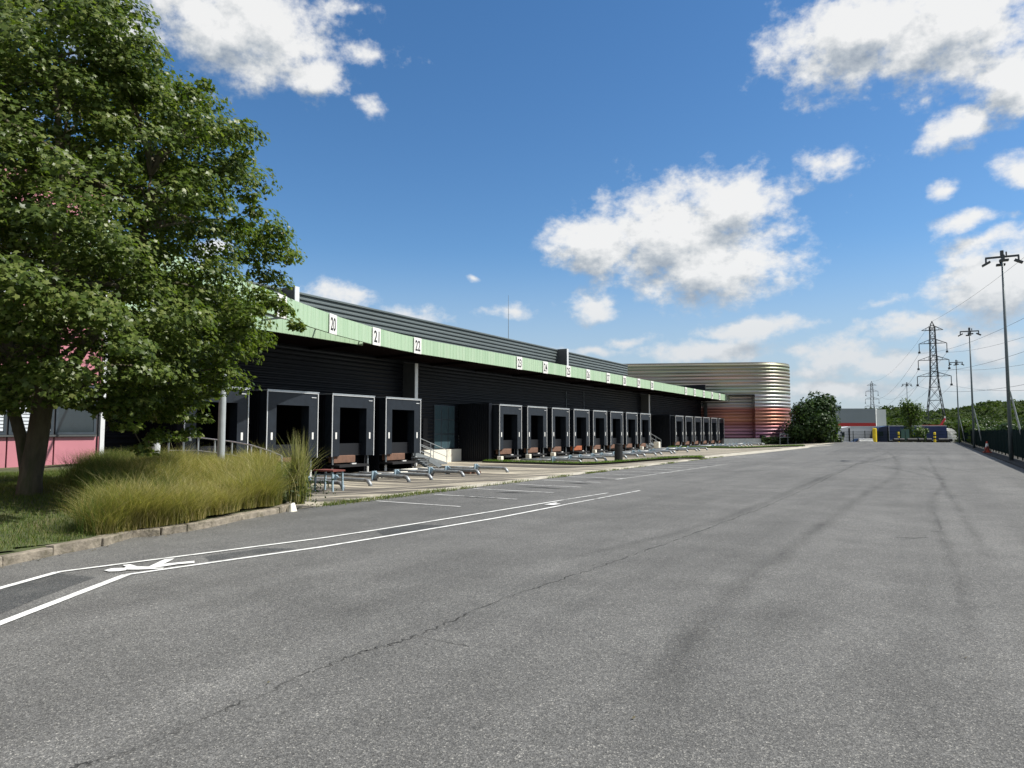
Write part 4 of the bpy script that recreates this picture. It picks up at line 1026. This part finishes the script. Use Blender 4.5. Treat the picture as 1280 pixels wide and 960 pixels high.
# cone by the fence
cp = G(1236.5, 566.5); cn_ = empty('traffic_cone', (3.45, cp.y, 0.0), 'red and white traffic cone by the foot of the fence', 'traffic cone')
cn_.location.x = 3.75; cn_.location.z = .05
cs = 1.35
m = MB(); m.box(-.2*cs, .2*cs, -.2*cs, .2*cs, 0, .05*cs); m.tube([(0,0,.04*cs), (0,0,.3*cs)], [.14*cs, .09*cs], 16); m.build('base', M['cone'], cn_)
m = MB(); m.tube([(0,0,.301*cs), (0,0,.5*cs)], [.088*cs, .055*cs], 16); m.build('white_band', M['white'], cn_)
m = MB(); m.tube([(0,0,.501*cs), (0,0,.62*cs)], [.053*cs, .03*cs], 16); m.build('tip', M['cone'], cn_)
tb = empty('trestle_barrier', (3.72, cp.y-.9, .05), 'low rusty red trestle leaning before the traffic cone', 'barrier')
m = MB(); m.box(-.05, .05, -.5, .5, .38, .5); m.build('board', M['redwood'], tb)
for s in (-.42, .42): m = MB(); m.bar((-.2, s, 0), (0, s, .45), .05); m.bar((.2, s, 0), (0, s, .45), .05); m.build('leg', M['redwood'], tb)

# ================================================================ FAR END: bollards, bins, trucks, shed, fence
def far(u, Z, z=-.3): p = W(u, 550, Z); p.z = z; return p
def bollard(u, Z, h, w, lab, bands=False):
    p = far(u, Z, 0); r = empty('bollard', p, lab, 'bollard'); m = MB(); m.tube([(0,0,-.3), (0,0,h)], w/2, 12); m.build('post', M['yellow'], r)
    if bands:
        for z in (h*.25, h*.6): m = MB(); m.tube([(0,0,z), (0,0,z+h*.14)], w/2+.006, 12); m.build('black_band', M['black'], r)
    m = MB(); m.tube([(0,0,h), (0,0,h+.06)], [w/2, w/4], 12); m.build('cap', M['yellow'], r)
bollard(1093.5, 112, 2.1, .62, 'broad yellow bollard at the end of the white barrier block')
bollard(1168.5, 118, 1.45, .36, 'yellow and black banded bollard right of the blue trailer', True)
bollard(1123.5, 118, 1.5, .26, 'thin yellow and black banded bollard left of the green containers', True)
p = far(1082, 111, 0); rot = math.radians(30)
m = MB(); mm_ = Matrix.Translation(p) @ Matrix.Rotation(rot, 4, 'Z'); m.box(-1.1, 1.1, -.3, .3, 0, .18, 0, mm_); m.box(-1.08, 1.08, -.14, .14, .18, .5, 0, mm_)
tag(m.build('barrier_block', M['white'], bevel=.04), 'white concrete barrier block left of the broad yellow bollard', 'barrier')
for u, lab in ((1129, 'tall green slatted panel at the yard end, left one'), (1134.5, 'tall green slatted panel at the yard end, right one')):
    p = far(u, 119, 0); r = empty('gate_panel', p, lab, 'gate panel', None, rot)
    m = MB(); m.box(-.3, .3, -.04, .04, .1, 2.0); m.build('panel', M['greenbin'], r)
    m = MB(); m.box(-.34, .34, -.2, .2, -.05, .1); m.build('foot', M['black'], r)
for k, u in enumerate((1120, 1127, 1137, 1143, 1151, 1161, 1176, 1182)):
    p = far(u, 117, 0); m = MB(); m.tube([(p.x-.35, p.y-.2, .25), (p.x+.35, p.y+.2, .25)], .27, 12)
    tag(m.build('rubber_buffer', M['black']), 'black rubber buffer lying in the row across the yard end', 'rubber buffer', 'rubber buffers across the yard end')
# low mesh fence behind
ff = empty('boundary_fence', (0, 0, 0), 'thin dark mesh fence across the far end of the yard', 'fence')
A_ = far(1052, 122, 0); B_ = far(1199, 122, 0); m = MB()
for k in range(0, 41):
    q = A_.lerp(B_, k/40)
    if k % 4 == 0: m2 = MB(); m2.box(q.x-.05, q.x+.05, q.y-.05, q.y+.05, -.4, 1.75); m2.build('post', M['fencepost'], ff)
for z in (.1, .6, 1.1, 1.6): m.bar((A_.x, A_.y, z), (B_.x, B_.y, z), .025)
for k in range(160): q = A_.lerp(B_, k/160); m.bar((q.x, q.y, .0), (q.x, q.y, 1.65), .018)
m.build('mesh', M['fencepost'], ff)
# trucks (local x = length)
def wheel(parent, x, y, r_=.5):
    m = MB(); m.tube([(x, y-.14, r_), (x, y+.14, r_)], r_, 18); w_ = m.build('wheel', M['black'], parent)
    m = MB(); m.tube([(x, y-.15, r_), (x, y+.15, r_)], r_*.5, 12); m.build('rim', M['galv'], w_)
def truck(base, rz, lab, body, cab, L=13.2, cabside=-1, low=-2.2):
    r = empty('lorry', base, lab, 'lorry', None, rz)
    m = MB(); m.box(0, L, -1.25, 1.25, 1.15, 4.0); tr = m.build('trailer_body', M[body], r, bevel=.04)
    m = MB(); m.box(.0, L, -1.27, -1.252, 3.9, 4.02); m.box(0, L, -1.27, -1.252, 1.12, 1.24); m.box(-.03, .05, -1.275, -1.252, 1.24, 3.9); m.build('body_rail', M['vanwhite'], tr)
    m = MB(); m.box(.2, L-.2, -.5, .5, .85, 1.14); m.build('chassis', M['black'], r)
    # cab in front (x<0), raked
    m = MB(); prof = [(-2.45, .5), (-2.5, 1.9), (-2.15, 3.0), (-1.7, 3.7), (-.3, 3.95), (-.3, .5)]; n = len(prof)
    m.add([(x, -1.22, z) for x, z in prof]+[(x, 1.22, z) for x, z in prof], [tuple(range(n-1, -1, -1)), tuple(range(n, 2*n))]+[(i, (i+1) % n, (i+1) % n+n, i+n) for i in range(n)])
    cb_ = m.build('cab', M[cab], r, bevel=.06)
    m = MB(); m.box(-2.0, -1.1, -1.235, -1.222, 1.95, 2.85); m.build('side_window', M['glassdark'], cb_)
    m = MB(); m.bar((-2.53, -.0, 1.95), (-2.18, 0, 2.98), 2.1, .02); m.build('windscreen', M['glassdark'], cb_)
    m = MB(); m.box(-2.35, -2.2, -1.42, -1.28, 1.9, 2.5); m.build('mirror', M['black'], cb_)
    m = MB(); m.box(-.24, -.1, -1.2, 1.2, 1.1, 3.7); m.build('cab_gap_panel', M['black'], r)
    for x in (-1.6, .9, L-1.5, L-2.8, L-4.1):
        for s in (-1.05, 1.05): wheel(r, x, s)
    return r
dircam = math.atan2(sy, cy)   # image-right direction in world
t1 = far(1059, 141, -1.35); t2 = far(1107.5, 138, -1.25)
truck(t1, YAW+.03, 'white articulated lorry parked beyond the yard end', 'vanwhite', 'vanwhite', 7.6)
truck(t2, YAW-.02, 'dark blue curtain sided lorry parked behind the slender young tree', 'tarpblue', 'cabblue', 11.0)
cr = far(1182, 150, -1.9)
def car(base, rz, lab, mm):
    r = empty('parked_car', base, lab, 'car', None, rz)
    prof = [(-2.1, .35), (-2.15, .75), (-1.2, .95), (-.6, 1.42), (.9, 1.45), (1.6, .98), (2.1, .9), (2.15, .35)]; n = len(prof); m = MB()
    m.add([(x, -.85, z) for x, z in prof]+[(x, .85, z) for x, z in prof], [tuple(range(n)), tuple(range(2*n-1, n-1, -1))]+[(i, i+n, (i+1) % n+n, (i+1) % n) for i in range(n)]); bo = m.build('body', M[mm], r, bevel=.05)
    m = MB(); m.add([(-1.05, -.86, .98), (-.55, -.86, 1.35), (.85, -.86, 1.38), (1.4, -.86, 1.0)], [(0,3,2,1)]); m.build('side_window', M['glassdark'], bo)
    for x in (-1.35, 1.35):
        for s in (-.8, .8): m = MB(); m.tube([(x, s-.1, .33), (x, s+.1, .33)], .33, 16); m.build('wheel', M['black'], r)
car(far(1075, 131, -1.1), YAW, 'dark car parked before the white lorry', 'cabblue')
# roadside street slab below
m = MB(); a = far(1000, 128, 0); b_ = far(1500, 128, 0)
q1, q2, q3, q4 = far(900, 126, -1.1), far(1330, 126, -1.1), far(1330, 160, -1.3), far(940, 160, -1.3)
m.quad(q1, q2, q3, q4); tag(m.build('street', M['asphalt_far']), 'asphalt street beyond the yard end', None, None, 'structure')
# recovery / red-white machinery and white sheeted load
mc = far(1172, 147, -1.3); r = empty('crane_lorry', mc, 'red and white crane lorry with a short raised jib', 'crane lorry', None, YAW)
m = MB(); m.box(-2.2, 2.4, -1.1, 1.1, .9, 1.4); m.build('chassis', M['black'], r)
m = MB(); m.box(-2.4, .9, -1.15, 1.15, 3.55, 4.3); m.box(-1.8, .7, -1.1, 1.1, 2.6, 2.85); m.build('crane_body', M['red'], r)
m = MB(); m.box(-1.4, -.2, -1.2, 1.2, 1.4, 3.5); m.box(-1.9, 1.2, -1.18, 1.18, 2.9, 3.2); m.build('cab', M['vanwhite'], r)
m = MB(); m.bar((.2, 0, 3.4), (1.7, 0, 5.6), .3); m.build('jib', M['red'], r)
m = MB(); m.bar((1.66, 0, 5.0), (1.72, 0, 6.1), .22); m.build('jib_head', M['white'], r)
for x in (-1.5, 1.6):
    for s in (-1, 1): wheel(r, x, s)
for k, (u, zt, L_) in enumerate(((1178, 2.8, 1.5), (1184, 3.0, 1.7), (1187.5, 2.4, .9))):
    p = far(u, 148+k*1.5, -1.3); m = MB(); n = 10
    m.box(-L_, L_, -.9, .9, 0, 1.4+.2*k, 0, Matrix.Translation(p) @ Matrix.Rotation(YAW, 4, 'Z'))
    prof = [(math.cos(PI*i/n)*L_, 1.4+.2*k+(zt-1.0)*math.sin(PI*i/n)) for i in range(n+1)]
    m.add([(Matrix.Translation(p) @ Matrix.Rotation(YAW, 4, 'Z')) @ Vector((x, s, z+.003)) for s in (-.95, .95) for x, z in prof],
          [tuple(range(n+1)), tuple(range(2*n+1, n, -1))]+[(i, i+n+1, i+n+2, i+1) for i in range(n)])
    tag(m.build('covered_load', M['white']), 'white sheeted load beyond the yard end, %s' % ('leftmost', 'middle and largest', 'smallest at the right')[k], 'covered load', 'white sheeted loads')
# shed with a red band
sa = far(1040, 205, 0); rs = empty('shed', sa, 'grey shed with a red band and pale side wall beyond the lorries', 'shed', None, YAW-.08)
wS = (1099-1020)/F*205-1.4
m = MB(); m.box(-5, wS-4.5, 0, 30, -2.3, 8.25); m.build('front_wall', M['greywall'], rs)
m = MB(); m.box(-5.02, wS-4.55, -.06, -.004, 2.0, 4.1); m.build('red_band', M['red'], rs)
m = MB(); m.box(-5.02, wS-4.55, -.05, -.004, -2.3, 1.997); m.build('pale_lower_wall', M['palewall'], rs)
m = MB(); m.box(wS-4.497, wS-1.2, 1, 34, -2.3, 8.0); m.add([(wS-4.497, -.05, -2.3), (wS-4.497, -.05, 8.25), (wS+2.8, 12, 7.4), (wS+2.8, 12, -2.3)], [(0, 3, 2, 1)]); m.build('side_wall', M['palewall'], rs)
m = MB(); m.box(-6, 4, 3, 9, 8.25, 9.0); m.box(-6, 6.5, 10, 16, 8.25, 9.5); m.build('roof_unit', M['greywall'], rs)

# ================================================================ HILLS AND FOREST
def hill_h(u, Z):
    ridge = float(np.interp(u, [800, 960, 1010, 1060, 1120, 1150, 1170, 1200, 1240, 1300, 1420], [520, 518, 517, 516, 511, 516, 517, 513, 505, 503, 500]))
    zr = (539.5-ridge)/F*560
    t = min(1, max(0, (Z-200)/360)); t = t*t*(3-2*t)
    return -2.2+(zr+2.2-6)*t
hs_ = MB(); us = list(range(300, 2300, 40)); Zs = [170, 210, 260, 320, 380, 440, 500, 560, 640, 800, 1000]
for Z in Zs:
    for u in us:
        p = W(u, 539, Z); hs_.v.append((p.x, p.y, hill_h(u, min(Z, 640)) if Z > 200 else -2.4))
n = len(us)
for j in range(len(Zs)-1):
    for i in range(n-1): hs_.f.append((j*n+i, j*n+i+1, (j+1)*n+i+1, (j+1)*n+i)); hs_.m.append(0)
tag(hs_.build('hills', M['ground'], smooth=True), 'gentle wooded hillside on the skyline', None, None, 'structure')
cen = []; nor = []; sz = []
for k in range(1350):
    u = random.uniform(830, 1450); Z = random.choice([random.uniform(215, 300), random.uniform(300, 600), random.uniform(300, 600)])
    p = W(u, 539, Z); g = hill_h(u, Z); R = random.uniform(3.2, 6.5); H = random.uniform(6.5, 10) if Z > 300 else random.uniform(5, 8)
    kk = 75 if Z > 380 else 120
    q_ = rng.normal(size=(kk, 3)); q_ /= np.linalg.norm(q_, axis=1, keepdims=True); q_[:, 2] = np.abs(q_[:, 2])*1.1-.1
    cen.append(np.array([p.x, p.y, g+H*.35])+q_*np.array([R, R, H*.6])*rng.uniform(.75, 1.05, (kk, 1))); nor.append(q_+rng.normal(0, .45, (kk, 3)))
    sz.append(rng.uniform(.7, 1.5, kk)*(1.0 if Z > 380 else .75))
o = scatter('forest', np.concatenate(cen), np.concatenate(nor), np.concatenate(sz), T_CLUMP, M['forest'])
tag(o, 'continuous green wood covering the hillside', 'forest', None, 'stuff')
# trees beyond the fence on the right
for k, (u, Z, H, R, lab, mm) in enumerate(((1262, 75, 3.6, 3.0, 'dark bushy tree just beyond the fence behind the nearest lamp post', 'bushleaf'), (1300, 62, 4.0, 3.2, 'dark tree beyond the fence at the right edge', 'bushleaf'),
        (1243, 92, 3.3, 2.4, 'yellow green shrub beyond the fence right of the second lamp post', 'brightleaf'), (1207, 120, 4.3, 2.6, 'bright green bush beyond the fence between the far lamp posts', 'brightleaf'),
        (1228, 84, 3.1, 1.6, 'small pale green bush just above the fence', 'brightleaf'), (1238, 130, 5.0, 3.6, 'broad green tree beyond the middle of the fence', 'bushleaf'))):
    p = W(u, 540, Z); p.z = -.8; simple_tree('fence_tree', p, H, R, lab, M[mm], 2600, .2, lobes=12, trunk_h=.05)

# ================================================================ PYLONS AND WIRES
pyA = W(1168, 480, 270); pyB = W(1089.5, 480, 595); pyA.z = pyB.z = -2.5
ldir = (pyA-pyB); ldir.z = 0; span = ldir.length; ldir.normalize(); pyC = pyA+ldir*span; pyC.z = -2.5
arm = Vector((-ldir.y, ldir.x, 0))
def make_pylon(name='pylon'):
    r = empty(name, (0, 0, 0), 'x', 'pylon', 'electricity pylons'); m = MB()
    lev = [(0, 3.6), (9, 2.9), (16, 2.1), (21, 1.55), (25.2, 1.25), (31.4, 1.1), (37.8, .95), (42.9, .85), (44.0, .8)]
    def cr_(z, w): return [Vector((s*w, t_*w, z)) for s, t_ in ((1,1),(-1,1),(-1,-1),(1,-1))]
    fin_l = []
    for (za, wa), (zb, wb) in zip(lev[:-1], lev[1:]):
        k = max(1, round((zb-za)/(2.0*wa+.6)))
        for i in range(k): fin_l.append((za+(zb-za)*i/k, wa+(wb-wa)*i/k))
    fin_l.append(lev[-1])
    for (za, wa), (zb, wb) in zip(fin_l[:-1], fin_l[1:]):
        A, B = cr_(za, wa), cr_(zb, wb)
        for i in range(4):
            m.bar(A[i], B[i], .26); m.bar(A[i], B[(i+1) % 4], .12); m.bar(A[(i+1) % 4], B[i], .12); m.bar(B[i], B[(i+1) % 4], .12)
    for i, c in enumerate(cr_(44.0, .8)): m.bar(c, (0, 0, 46.4), .2)
    m.build('lattice_tower', M['pylon'], r)
    for z, hw in ((42.9, 3.6), (37.8, 4.6), (31.4, 5.1), (25.2, 5.6)):
        m = MB()
        for s in (-1, 1):
            for t_ in (-.8, .8): m.bar((0, t_, z+.0), (s*hw, 0, z), .17); m.bar((0, t_, z+1.9), (s*hw, 0, z), .15)
            for q_ in (.3, .6): m.bar((s*hw*q_, .5*(1-q_), z), (s*hw*q_, .3*(1-q_), z+1.9*(1-q_)), .1)
        ar = m.build('crossarm', M['pylon'], r)
        if z < 42:
            for s in (-1, 1): m = MB(); m.tube([(s*hw, 0, z), (s*hw, 0, z-3.0)], .15, 6); m.tube([(s*hw, 0, z-3.0), (s*hw, 0, z-3.7)], .42, 8); m.build('insulator', M['pylon'], ar)
    return r
pl = make_pylon(); angp = math.atan2(arm.y, arm.x)
pl.location = pyA; pl.rotation_euler = (0, 0, angp); pl['label'] = 'large steel lattice pylon rising behind the lorries'
pl2 = copy_tree(pl); pl2.location = pyB; pl2['label'] = 'smaller distant lattice pylon above the grey shed'
def wire(a, b_, sag, r_, lab):
    pts_ = []
    for i in range(25):
        t_ = i/24; p_ = a.lerp(b_, t_); p_.z -= 4*sag*t_*(1-t_); pts_.append(p_)
    m = MB(); m.tube(pts_, r_, 4, 0, False)
    tag(m.build('power_cable', M['pylon']), lab, 'power cable', 'power cables between pylons')
for s in (-1, 1):
    for z, hw in ((37.8-3.6, 4.6), (31.4-3.6, 5.1), (25.2-3.6, 5.6)):
        o_ = arm*(s*hw)+Vector((0, 0, z))
        wire(pyA+o_, pyC+o_, 9, .032, 'thin power cable rising from the large pylon to the right'); wire(pyB+o_, pyA+o_, 9, .045, 'thin power cable between the distant and the large pylon')
o_ = Vector((0, 0, 46.3)); wire(pyA+o_, pyC+o_, 6, .035, 'thin power cable rising from the large pylon to the right'); wire(pyB+o_, pyA+o_, 6, .04, 'thin power cable between the distant and the large pylon')

# ================================================================ LIGHT AND SKY
SUN_EL = math.radians(51); SUN_AZ = math.radians(62)
sd_ = Vector((math.sin(SUN_AZ)*math.cos(SUN_EL), math.cos(SUN_AZ)*math.cos(SUN_EL), math.sin(SUN_EL)))
sl = bpy.data.lights.new('sun', 'SUN'); sl.energy = 5.0; sl.angle = math.radians(.53); sl.color = (1, .965, .90)
so = bpy.data.objects.new('sun', sl); C.objects.link(so); so.rotation_euler = sd_.to_track_quat('Z', 'Y').to_euler(); so.location = (0, 0, 60)
wd = bpy.data.worlds.new('World'); bpy.context.scene.world = wd; wd.use_nodes = True; wd.cycles.sampling_method = 'MANUAL'; wd.cycles.sample_map_resolution = 256; nt = wd.node_tree; nt.nodes.clear(); Lk = nt.links
def px_azel(u, v):
    d = ray(u, v).normalized(); return math.degrees(math.atan2(d.x, d.y)), math.degrees(math.asin(d.z))
BL = [ # u, v, ru, rv, strength
 (850, 290, 140, 72, 1), (905, 258, 88, 52, 1), (745, 305, 78, 42, 1), (700, 300, 45, 22, .7), (890, 338, 112, 46, 1), (820, 350, 60, 26, .9),
 (638, 388, 38, 13, .8), (740, 380, 52, 24, .72),
 (1080, 45, 140, 75, 1), (1180, 40, 140, 85, 1), (1010, 85, 50, 45, .8), (1265, 100, 70, 60, 1), (1200, 158, 60, 30, .95), (1275, 212, 38, 28, .9), (1183, 230, 34, 18, .65), (1140, 90, 80, 35, .7),
 (1035, 208, 62, 27, .72), (1213, 273, 52, 17, .9), (1245, 350, 95, 50, 1), (1240, 300, 60, 22, .9),
 (300, 35, 130, 80, 1), (385, 92, 72, 32, .8), (130, 20, 110, 60, .8), (470, 70, 55, 26, .6), (468, 133, 36, 20, .72), (15, 135, 40, 20, .8), (430, 12, 60, 20, .6),
 (425, 367, 48, 18, .95), (512, 390, 48, 16, .9), (266, 312, 26, 18, .9),
 (940, 411, 85, 16, .9), (880, 440, 85, 22, .9), (750, 440, 42, 12, .85), (790, 426, 34, 12, .75), (1045, 445, 70, 34, .72), (1120, 410, 60, 26, .72), (1190, 420, 60, 30, .72), (1110, 455, 90, 22, .8), (1250, 430, 70, 34, .75), (1010, 465, 40, 16, .7), (1060, 490, 140, 18, .75), (1230, 480, 120, 24, .8), (1160, 400, 150, 26, .6), (1100, 375, 60, 14, .5), (1000, 435, 60, 14, .6), (600, 345, 14, 6, .5), (700, 440, 26, 10, .8)]
grp = bpy.data.node_groups.new('cloud_field', 'ShaderNodeTree')
grp.interface.new_socket('P', in_out='INPUT', socket_type='NodeSocketVector'); grp.interface.new_socket('Field', in_out='OUTPUT', socket_type='NodeSocketFloat')
gi = grp.nodes.new('NodeGroupInput'); go = grp.nodes.new('NodeGroupOutput')
def gnoise(scale, detail, rough, loc=(0,0,0), sc=(1,1,1), out='Fac'):
    mp = grp.nodes.new('ShaderNodeMapping'); mp.inputs['Location'].default_value = loc; mp.inputs['Scale'].default_value = sc; grp.links.new(gi.outputs[0], mp.inputs['Vector'])
    n_ = nd(grp, 'ShaderNodeTexNoise', Scale=scale, Detail=detail, Roughness=rough); grp.links.new(mp.outputs[0], n_.inputs['Vector']); return n_.outputs[out]
warp = gnoise(.16, 3, .5, (7, 3, 0), (1, 1.3, 1), 'Color')
wv = nd(grp, 'ShaderNodeVectorMath', operation='SUBTRACT'); grp.links.new(warp, wv.inputs[0]); wv.inputs[1].default_value = (.5, .5, .5)
wv2 = nd(grp, 'ShaderNodeVectorMath', operation='MULTIPLY'); grp.links.new(wv.outputs[0], wv2.inputs[0]); wv2.inputs[1].default_value = (4.5, 2.6, 0)
wp = nd(grp, 'ShaderNodeVectorMath', operation='ADD'); grp.links.new(gi.outputs[0], wp.inputs[0]); grp.links.new(wv2.outputs[0], wp.inputs[1])
lo = gnoise(.055, 3, .5, (40, 20, 5), (1, 1.8, 1))
gs = grp.nodes.new('ShaderNodeSeparateXYZ'); grp.links.new(gi.outputs[0], gs.inputs[0])
away = math_(grp, 'GREATER_THAN', math_(grp, 'ABSOLUTE', math_(grp, 'ADD', gs.outputs[0], 30.3)), 48)
acc = math_(grp, 'SUBTRACT', math_(grp, 'MULTIPLY', math_(grp, 'MULTIPLY', math_(grp, 'SUBTRACT', lo, .40), 4.0), away), math_(grp, 'MULTIPLY', math_(grp, 'SUBTRACT', 1, away), 1.0))
for (u, v, ru, rv, s) in BL:
    if ru < 63 and rv < 30: ru *= 1.25; rv *= 1.25; s = s*.72
    a0, e0 = px_azel(u, v); a1, e1 = px_azel(u+ru, v); a2, e2 = px_azel(u, v-rv)
    ra = abs(a1-a0); re = abs(e2-e0)
    sb = nd(grp, 'ShaderNodeVectorMath', operation='SUBTRACT'); grp.links.new(wp.outputs[0], sb.inputs[0]); sb.inputs[1].default_value = (a0, e0, 0)
    ml = nd(grp, 'ShaderNodeVectorMath', operation='MULTIPLY'); grp.links.new(sb.outputs[0], ml.inputs[0]); ml.inputs[1].default_value = (1/ra, 1/re, 0)
    ln = nd(grp, 'ShaderNodeVectorMath', operation='LENGTH'); grp.links.new(ml.outputs[0], ln.inputs[0])
    d = math_(grp, 'SUBTRACT', s, math_(grp, 'MULTIPLY', ln.outputs['Value'], 1.0))
    acc = d if acc is None else math_(grp, 'SMOOTH_MAX', acc, d, .12)
n1 = gnoise(.36, 9, .57, (0, 0, 0), (1, 1.35, 1)); n2 = gnoise(1.5, 7, .6, (3, 9, 2), (1, 1.3, 1))
nn1 = math_(grp, 'MULTIPLY', math_(grp, 'SUBTRACT', n1, .43), 1.8); nn2 = math_(grp, 'MULTIPLY', math_(grp, 'SUBTRACT', n2, .5), .55)
fld = math_(grp, 'ADD', math_(grp, 'ADD', math_(grp, 'MAXIMUM', acc, -1.0), nn1), nn2)
grp.links.new(fld, go.inputs[0])
tc = nt.nodes.new('ShaderNodeTexCoord'); sp = nt.nodes.new('ShaderNodeSeparateXYZ'); nrm = nd(nt, 'ShaderNodeVectorMath', operation='NORMALIZE')
Lk.new(tc.outputs['Generated'], nrm.inputs[0]); Lk.new(nrm.outputs[0], sp.inputs[0])
az = math_(nt, 'MULTIPLY', math_(nt, 'ARCTAN2', sp.outputs[0], sp.outputs[1]), 180/PI); el = math_(nt, 'MULTIPLY', math_(nt, 'ARCSINE', sp.outputs[2]), 180/PI)
cb2 = nt.nodes.new('ShaderNodeCombineXYZ'); Lk.new(az, cb2.inputs[0]); Lk.new(el, cb2.inputs[1])
def field(off):
    g_ = nt.nodes.new('ShaderNodeGroup'); g_.node_tree = grp
    ad = nd(nt, 'ShaderNodeVectorMath', operation='ADD'); Lk.new(cb2.outputs[0], ad.inputs[0]); ad.inputs[1].default_value = off; Lk.new(ad.outputs[0], g_.inputs[0]); return g_.outputs[0]
f0 = field((0, 0, 0)); f1 = field((.6, 1.7, 0)); 
def sstep(x, a, b_):
    n_ = nt.nodes.new('ShaderNodeMapRange'); n_.interpolation_type = 'SMOOTHSTEP'; Lk.new(x, n_.inputs[0]); n_.inputs[1].default_value = a; n_.inputs[2].default_value = b_; return n_.outputs[0]
alpha = sstep(f0, -.10, .66)
relief = math_(nt, 'ADD', math_(nt, 'MULTIPLY', math_(nt, 'SUBTRACT', f0, f1), .62), .80)
deep = sstep(f1, .1, 1.5)
lum = math_(nt, 'SUBTRACT', relief, math_(nt, 'MULTIPLY', deep, .27))
thick = sstep(f0, .2, 1.0)
ccol = ramp(nt, lum, [(.05, (.34, .40, .48)), (.38, (.54, .59, .64)), (.66, (.80, .82, .83)), (.9, (1, 1, .99))])
ccol = mix(nt, math_(nt, 'MULTIPLY', sstep(el, 14, 4), .5), ccol, (.60, .66, .73))
sky = nt.nodes.new('ShaderNodeTexSky'); sky.sky_type = 'NISHITA'; sky.sun_disc = False; sky.sun_elevation = SUN_EL; sky.sun_rotation = SUN_AZ
sky.altitude = 100; sky.air_density = 1.0; sky.dust_density = .2; sky.ozone_density = 3.0
hs = nd(nt, 'ShaderNodeHueSaturation', Saturation=1.22); Lk.new(sky.outputs[0], hs.inputs['Color'])
bg = nd(nt, 'ShaderNodeBackground', Strength=.10); Lk.new(hs.outputs[0], bg.inputs['Color'])
bc = nd(nt, 'ShaderNodeBackground', Strength=.68); Lk.new(ccol, bc.inputs['Color'])
bh = nd(nt, 'ShaderNodeBackground', Strength=.62); bh.inputs['Color'].default_value = (.55, .66, .80, 1)
mh = nt.nodes.new('ShaderNodeMixShader'); Lk.new(math_(nt, 'MULTIPLY', sstep(el, 15, 1), .80), mh.inputs[0]); Lk.new(bg.outputs[0], mh.inputs[1]); Lk.new(bh.outputs[0], mh.inputs[2])
ms = nt.nodes.new('ShaderNodeMixShader'); Lk.new(math_(nt, 'MULTIPLY', alpha, .96), ms.inputs[0]); Lk.new(mh.outputs[0], ms.inputs[1]); Lk.new(bc.outputs[0], ms.inputs[2])
wo = nt.nodes.new('ShaderNodeOutputWorld'); Lk.new(ms.outputs[0], wo.inputs['Surface'])
# ================================================================ CAMERA AND VIEW
cam = bpy.data.cameras.new('camera'); cam.sensor_width = 36; cam.lens = F/1280*36; cam.clip_end = 6000; cam.clip_start = .05
co = bpy.data.objects.new('camera', cam); C.objects.link(co); co.location = (0, 0, HC); co.rotation_euler = (PI/2+PITCH, 0, YAW)
sc = bpy.context.scene; sc.camera = co
sc.view_settings.view_transform = 'Standard'; sc.view_settings.look = 'None'; sc.view_settings.exposure = 0.42; sc.view_settings.gamma = 1

sc.cycles.max_bounces = 6; sc.cycles.diffuse_bounces = 3; sc.cycles.glossy_bounces = 3; sc.cycles.transmission_bounces = 3; sc.cycles.transparent_max_bounces = 8; sc.cycles.caustics_reflective = False; sc.cycles.caustics_refractive = False
